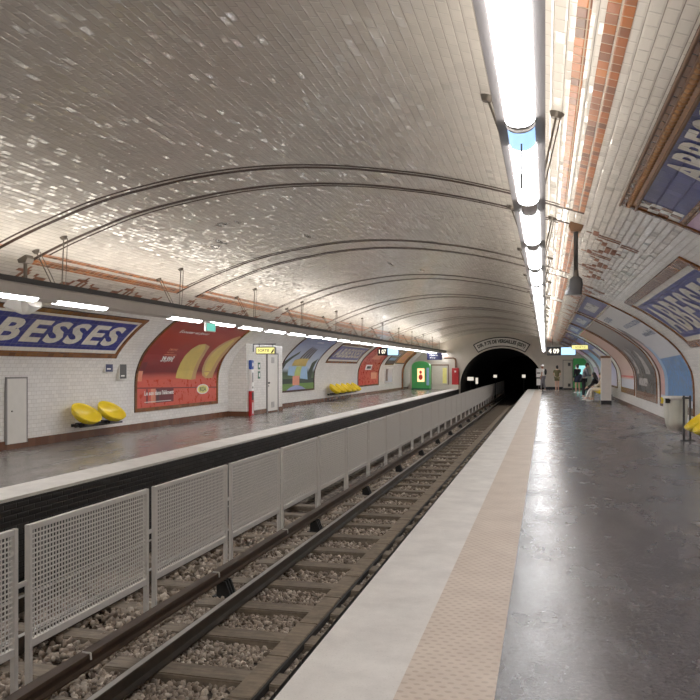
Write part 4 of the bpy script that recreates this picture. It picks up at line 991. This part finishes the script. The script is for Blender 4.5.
t = thing('yellow_sticker_box', 'small yellow call box on the wall edge beside the litter bin', 'box', (3.0, 21.6, .56)); MB().box(-.05, .06, -.07, .07, 0, .17, .01).build('case', 'yellow_shell', t); MB().box(-.052, -.05, -.04, .04, .05, .11).build('mark', 'black_print', t)

# ------------------------------------------------------------------ people
def skin_mesh(pts, edges, name, mat, parent, sub=1, root=0):
    bm = bmesh.new(); lay = bm.verts.layers.skin.verify(); vs = []
    for i, p in enumerate(pts):
        v = bm.verts.new(p[:3]); r = p[3]; v[lay].radius = r if isinstance(r, tuple) else (r, r); v[lay].use_root = (i == root); vs.append(v)
    for a, b in edges: bm.edges.new((vs[a], vs[b]))
    me = bpy.data.meshes.new(name); bm.to_mesh(me); bm.free(); ob = bpy.data.objects.new(name, me); COL.objects.link(ob)
    ob.modifiers.new('s', 'SKIN').use_smooth_shade = True
    if sub: m = ob.modifiers.new('u', 'SUBSURF'); m.levels = m.render_levels = sub
    bpy.context.view_layer.update()
    me2 = bpy.data.meshes.new_from_object(ob.evaluated_get(bpy.context.evaluated_depsgraph_get())); me2.name = name
    bpy.data.objects.remove(ob)
    me2.materials.clear(); me2.materials.append(M[mat]); o2 = bpy.data.objects.new(name, me2); COL.objects.link(o2); o2.parent = parent
    for p in me2.polygons: p.use_smooth = True
    return o2
def person(label, loc, rot, J, skin, hairmat, hair, top, bottom, shoes, sleeves=True, legs='full', face=0.0, skirt=False, extra=None):
    """J: joint dictionary in metres, figure faces +y before rotation"""
    t = thing('person', label, 'person', loc, rot); V = {k: Vector(v) for k, v in J.items() if k != 'headpitch'}
    up = (V['neck']-V['pelvis']).normalized(); head = V['head']
    pts = []; idx = {}; ed = []
    def P(k, p, r): idx[k] = len(pts); pts.append((*p, r)); return idx[k]
    P('pelvis', V['pelvis'], (.13, .10)); P('waist', V['pelvis'].lerp(V['neck'], .35), (.115, .085)); P('chest', V['pelvis'].lerp(V['neck'], .72), (.14, .10)); P('neckb', V['neck'], .055); P('skull', V['neck'].lerp(head, .55), .055)
    ed += [('pelvis','waist'),('waist','chest'),('chest','neckb'),('neckb','skull')]
    for s in 'lr':
        P('sh'+s, V['sh'+s], .055); P('el'+s, V['el'+s], .040); P('wr'+s, V['wr'+s], .027)
        d = (V['wr'+s]-V['el'+s]).normalized(); P('ha'+s, V['wr'+s]+d*.06, (.038, .02)); P('hb'+s, V['wr'+s]+d*.085, (.036, .016))
        ed += [('chest','sh'+s),('sh'+s,'el'+s),('el'+s,'wr'+s),('wr'+s,'ha'+s),('ha'+s,'hb'+s)]
        P('hi'+s, V['hi'+s], .085); P('kn'+s, V['kn'+s], .058); P('ca'+s, V['kn'+s].lerp(V['an'+s], .35), .054); P('an'+s, V['an'+s], .036); P('to'+s, V['to'+s], (.036, .022))
        ed += [('pelvis','hi'+s),('hi'+s,'kn'+s),('kn'+s,'ca'+s),('ca'+s,'an'+s),('an'+s,'to'+s)]
        # fingers and thumb
        side = d.cross(Vector((0, 1, 0))); side = side.normalized() if side.length > .1 else Vector((1, 0, 0)); palm = d.cross(side).normalized()
        for fi in range(4):
            b = V['wr'+s]+d*.088+side*(fi-1.5)*.017; ln = (.062, .072, .068, .052)[fi]
            a0 = P('f%d0%s' % (fi, s), b, .0085); a1 = P('f%d1%s' % (fi, s), b+d*ln*.55+palm*.008, .008); a2 = P('f%d2%s' % (fi, s), b+d*ln*.9+palm*.028, .0065)
            ed += [('hb'+s, 'f%d0%s' % (fi, s)), ('f%d0%s' % (fi, s), 'f%d1%s' % (fi, s)), ('f%d1%s' % (fi, s), 'f%d2%s' % (fi, s))]
        b = V['wr'+s]+d*.04+side*.034; P('t0'+s, b, .010); P('t1'+s, b+d*.03+side*.022+palm*.012, .0085); ed += [('ha'+s, 't0'+s), ('t0'+s, 't1'+s)]
    body = skin_mesh(pts, [(idx[a], idx[b]) for a, b in ed], 'body', skin, t)
    # head with face, joined to the body mesh
    R = Matrix.Rotation(face, 4, 'Z'); hp = J.get('headpitch', 0.0); R = R @ Matrix.Rotation(hp, 4, 'X')
    hm = MB()
    hm.ellipsoid((0, 0, 0), (.074, .092, .112), n=16, m=12).ellipsoid((0, .03, -.055), (.055, .062, .062), n=14, m=8)
    hm.ellipsoid((0, .098, -.012), (.013, .022, .022), n=8, m=6)
    for s in (-1, 1): hm.ellipsoid((s*.076, -.002, -.01), (.012, .022, .034), n=8, m=6)
    hm.ellipsoid((0, .084, -.058), (.024, .010, .006), n=8, m=5)
    hm.xform(Matrix.Translation(head) @ R)
    me = body.data; bm = bmesh.new(); bm.from_mesh(me); vs = [bm.verts.new(p) for p in hm.v]
    for f in hm.f:
        try: bm.faces.new([vs[i] for i in dict.fromkeys(f)]).smooth = True
        except Exception: pass
    bm.to_mesh(me); bm.free()
    ey = MB()
    for s in (-1, 1): ey.ellipsoid((s*.03, .083, .008), (.008, .006, .005), n=8, m=6)
    ey.xform(Matrix.Translation(head) @ R).build('eyes', 'black_print', t)
    h = MB()
    if hair == 'short':
        h.ellipsoid((0, -.014, .03), (.085, .10, .102), n=16, m=10).ellipsoid((0, -.05, -.01), (.08, .065, .095), n=12, m=8)
    elif hair == 'bun': h.ellipsoid((0, -.016, .03), (.085, .10, .10), n=16, m=10).ellipsoid((0, -.05, -.015), (.08, .065, .09), n=12, m=8).ellipsoid((0, -.08, .10), (.045, .045, .045), n=10, m=8)
    elif hair == 'long': h.ellipsoid((0, -.018, .028), (.088, .098, .104), n=16, m=10).ellipsoid((0, -.06, -.12), (.098, .062, .22), n=16, m=10).ellipsoid((.07, .015, -.08), (.028, .05, .15), n=10, m=8).ellipsoid((-.07, .015, -.08), (.028, .05, .15), n=10, m=8)
    elif hair == 'cap': h.ellipsoid((0, -.01, .04), (.086, .10, .085), n=16, m=10).ellipsoid((0, .10, .05), (.06, .06, .012), n=12, m=6)
    h.xform(Matrix.Translation(head) @ R).build('cap' if hair == 'cap' else 'hair', hairmat, t)
    # shirt
    g = [(*V['pelvis'].lerp(V['neck'], -.10), (.165, .13)), (*V['pelvis'].lerp(V['neck'], .35), (.135, .105)), (*V['pelvis'].lerp(V['neck'], .74), (.16, .12)), (*V['pelvis'].lerp(V['neck'], .95), (.075, .07))]; e = [(0, 1), (1, 2), (2, 3)]
    for s in 'lr':
        k = len(g); g.append((*V['sh'+s], .072)); g.append((*V['sh'+s].lerp(V['el'+s], .62), .062)); e += [(2, k), (k, k+1)]
        if sleeves: g.append((*V['el'+s], .055)); g.append((*V['el'+s].lerp(V['wr'+s], .85), .042)); e += [(k+1, k+2), (k+2, k+3)]
    skin_mesh(g, e, 'top', top, t)
    if skirt:
        c = V['pelvis']; mb = MB(); mb.lathe([(.15, .10), (.18, .0), (.20, -.15), (.215, -.30), (.205, -.30), (.16, 0)], n=18); mb.xform(Matrix.Translation(c)); mb.build('skirt', bottom, t)
    else:
        g = [(*V['pelvis'], (.15, .12))]; e = []
        for s in 'lr':
            k = len(g); g.append((*V['hi'+s], .105)); g.append((*V['hi'+s].lerp(V['kn'+s], .6), .085)); e += [(0, k), (k, k+1)]
            if legs == 'full': g.append((*V['kn'+s], .072)); g.append((*V['kn'+s].lerp(V['an'+s], .9), .056)); e += [(k+1, k+2), (k+2, k+3)]
        skin_mesh(g, e, 'trousers' if legs == 'full' else 'shorts', bottom, t)
    for s in 'lr':
        a, b = V['an'+s], V['to'+s]; d = b-a; d.z = 0; d = d.normalized()
        sh = MB().ellipsoid((0, 0, 0), (.045, .125, .045), n=14, m=8); ang = math.atan2(-d.x, d.y)
        sh.v = [(x, y, max(z, -.036)) for x, y, z in sh.v]
        c = a.lerp(b, .45); sh.xform(Matrix.Translation((c.x, c.y, .037)) @ Matrix.Rotation(ang, 4, 'Z')); sh.build('shoe', shoes, t)
    if extra: extra(t, V)
    return t
def standing(H=1.68, lean=0.0, spread=.1, arms=None, step=0.0, headf=.0):
    k = H/1.7
    J = dict(pelvis=(0, 0, .93), neck=(0, lean, 1.43), head=(0, lean*1.2+headf, 1.585), shl=(-.18, lean, 1.38), shr=(.18, lean, 1.38), ell=(-.23, lean-.02, 1.10), elr=(.23, lean-.02, 1.10), wrl=(-.22, lean+.06, .86), wrr=(.22, lean+.06, .86),
             hil=(-.09, 0, .88), hir=(.09, 0, .88), knl=(-spread, step*.5+.02, .48), knr=(spread, -step*.5+.02, .48), anl=(-spread, step-.02, .075), anr=(spread, -step-.02, .075), tol=(-spread-.02, step+.14, .035), tor=(spread+.02, -step+.14, .035))
    if arms: J.update(arms)
    return {a: (tuple(c*k for c in b)) for a, b in J.items()}
def bag_extra(mat, off=(0, -.17, .30), r=(.15, .08, .21), strap=True):
    def f(t, V):
        c = V['pelvis']+Vector(off); b = MB().ellipsoid(c, r, n=14, m=10); b.build('backpack', mat, t)
    return f
# near the tunnel: white top and dark backpack, walking to the left
person('person in a white top and light cap carrying a dark backpack, beside the tunnel mouth', (-.15, 51.6, 0), math.radians(75), standing(1.70, .03, .09, None, .12), 'skin_tan', 'cloth_white', 'cap', 'cloth_white', 'cloth_grey', 'shoe_white', sleeves=False, extra=bag_extra('cloth_black'))
person('person in olive green clothes standing with hands together near the end wall', (.73, 51.2, 0), math.radians(12), standing(1.64, .02, .08, dict(wrl=(-.06, .16, 1.0), wrr=(.06, .16, 1.0), ell=(-.24, .0, 1.10), elr=(.24, .0, 1.10))), 'skin_light', 'hair_dark', 'bun', 'cloth_olive', 'cloth_olive', 'cloth_cream', sleeves=False, legs='short')
person('woman in a black top and dark skirt standing with one hand at her face', (1.86, 47.6, 0), math.radians(30), standing(1.70, .02, .09, dict(wrr=(.08, .20, 1.50), elr=(.26, .14, 1.22)), .05), 'skin_light', 'hair_dark', 'bun', 'cloth_black', 'cloth_navy', 'shoe_white', skirt=True, extra=bag_extra('cloth_navy', (.05, -.2, .05), (.15, .08, .16)))
def phone(t, V):
    c = (V['wrl']+V['wrr'])/2+Vector((0, .09, .03)); MB().box(c.x-.04, c.x+.04, c.y-.006, c.y+.006, c.z-.07, c.z+.07, .004).build('phone', 'black_paint', t)
Jm = standing(1.74, .10, .10, dict(wrl=(-.05, .38, 1.12), wrr=(.06, .38, 1.12), ell=(-.24, .16, 1.08), elr=(.24, .16, 1.08)), 0, .06); Jm['headpitch'] = -.35
person('man in grey top and dark trousers looking down at a phone beside the seated woman', (1.83, 39.6, 0), math.radians(-80), Jm, 'skin_light', 'hair_brown', 'short', 'cloth_grey', 'cloth_black', 'shoe_white', extra=phone)
# seated people on a bench behind the white post
bench(1, WALL_R-.25, [35.3+.85*i for i in range(4)], 34.9, 38.3, ['yellow shell seat under the waiting people behind the white post, %s from the camera' % ordn(i+1) for i in range(4)], 'dark rail of the seats behind the white post', 'seats under the waiting people')
def seated(lean=.1, arms=None, legf=.0):
    J = dict(pelvis=(0, 0, .53), neck=(0, lean, 1.02), head=(0, lean+.05, 1.17), shl=(-.17, lean, .97), shr=(.17, lean, .97), ell=(-.23, lean+.12, .74), elr=(.23, lean+.12, .74), wrl=(-.12, .38, .66), wrr=(.12, .38, .66),
             hil=(-.09, .02, .52), hir=(.09, .02, .52), knl=(-.10, .44, .52), knr=(.10, .44, .52), anl=(-.11, .50+legf, .075), anr=(.10, .42+legf, .075), tol=(-.12, .66+legf, .035), tor=(.11, .58+legf, .035))
    if arms: J.update(arms)
    return J
Js = seated(.24, dict(wrl=(-.1, .58, .60), wrr=(.1, .58, .60), ell=(-.2, .36, .72), elr=(.2, .36, .72)), .12); Js['headpitch'] = -.4
person('seated woman with long dark hair, black top and white trousers leaning forward behind the post', (2.45, 37.0, 0), math.radians(75), Js, 'skin_light', 'hair_dark', 'long', 'cloth_black', 'cloth_white', 'shoe_white')
person('seated person in a pale top and cream trousers mostly hidden behind the white post', (2.48, 36.1, 0), math.radians(80), seated(.02), 'skin_light', 'hair_brown', 'short', 'cloth_cream', 'cloth_cream', 'shoe_white')

# ------------------------------------------------------------------ world, colour
w = bpy.data.worlds.new('world'); scn.world = w; w.use_nodes = True
w.node_tree.nodes['Background'].inputs[0].default_value = (1, .97, .93, 1); w.node_tree.nodes['Background'].inputs[1].default_value = .05
scn.view_settings.view_transform = 'Standard'; scn.view_settings.look = 'None'; scn.view_settings.exposure = 1.05; scn.view_settings.gamma = 1.16
scn.cycles.use_denoising = True; scn.cycles.max_bounces = 10; scn.cycles.diffuse_bounces = 6; scn.cycles.glossy_bounces = 4; scn.cycles.sample_clamp_indirect = 6.0
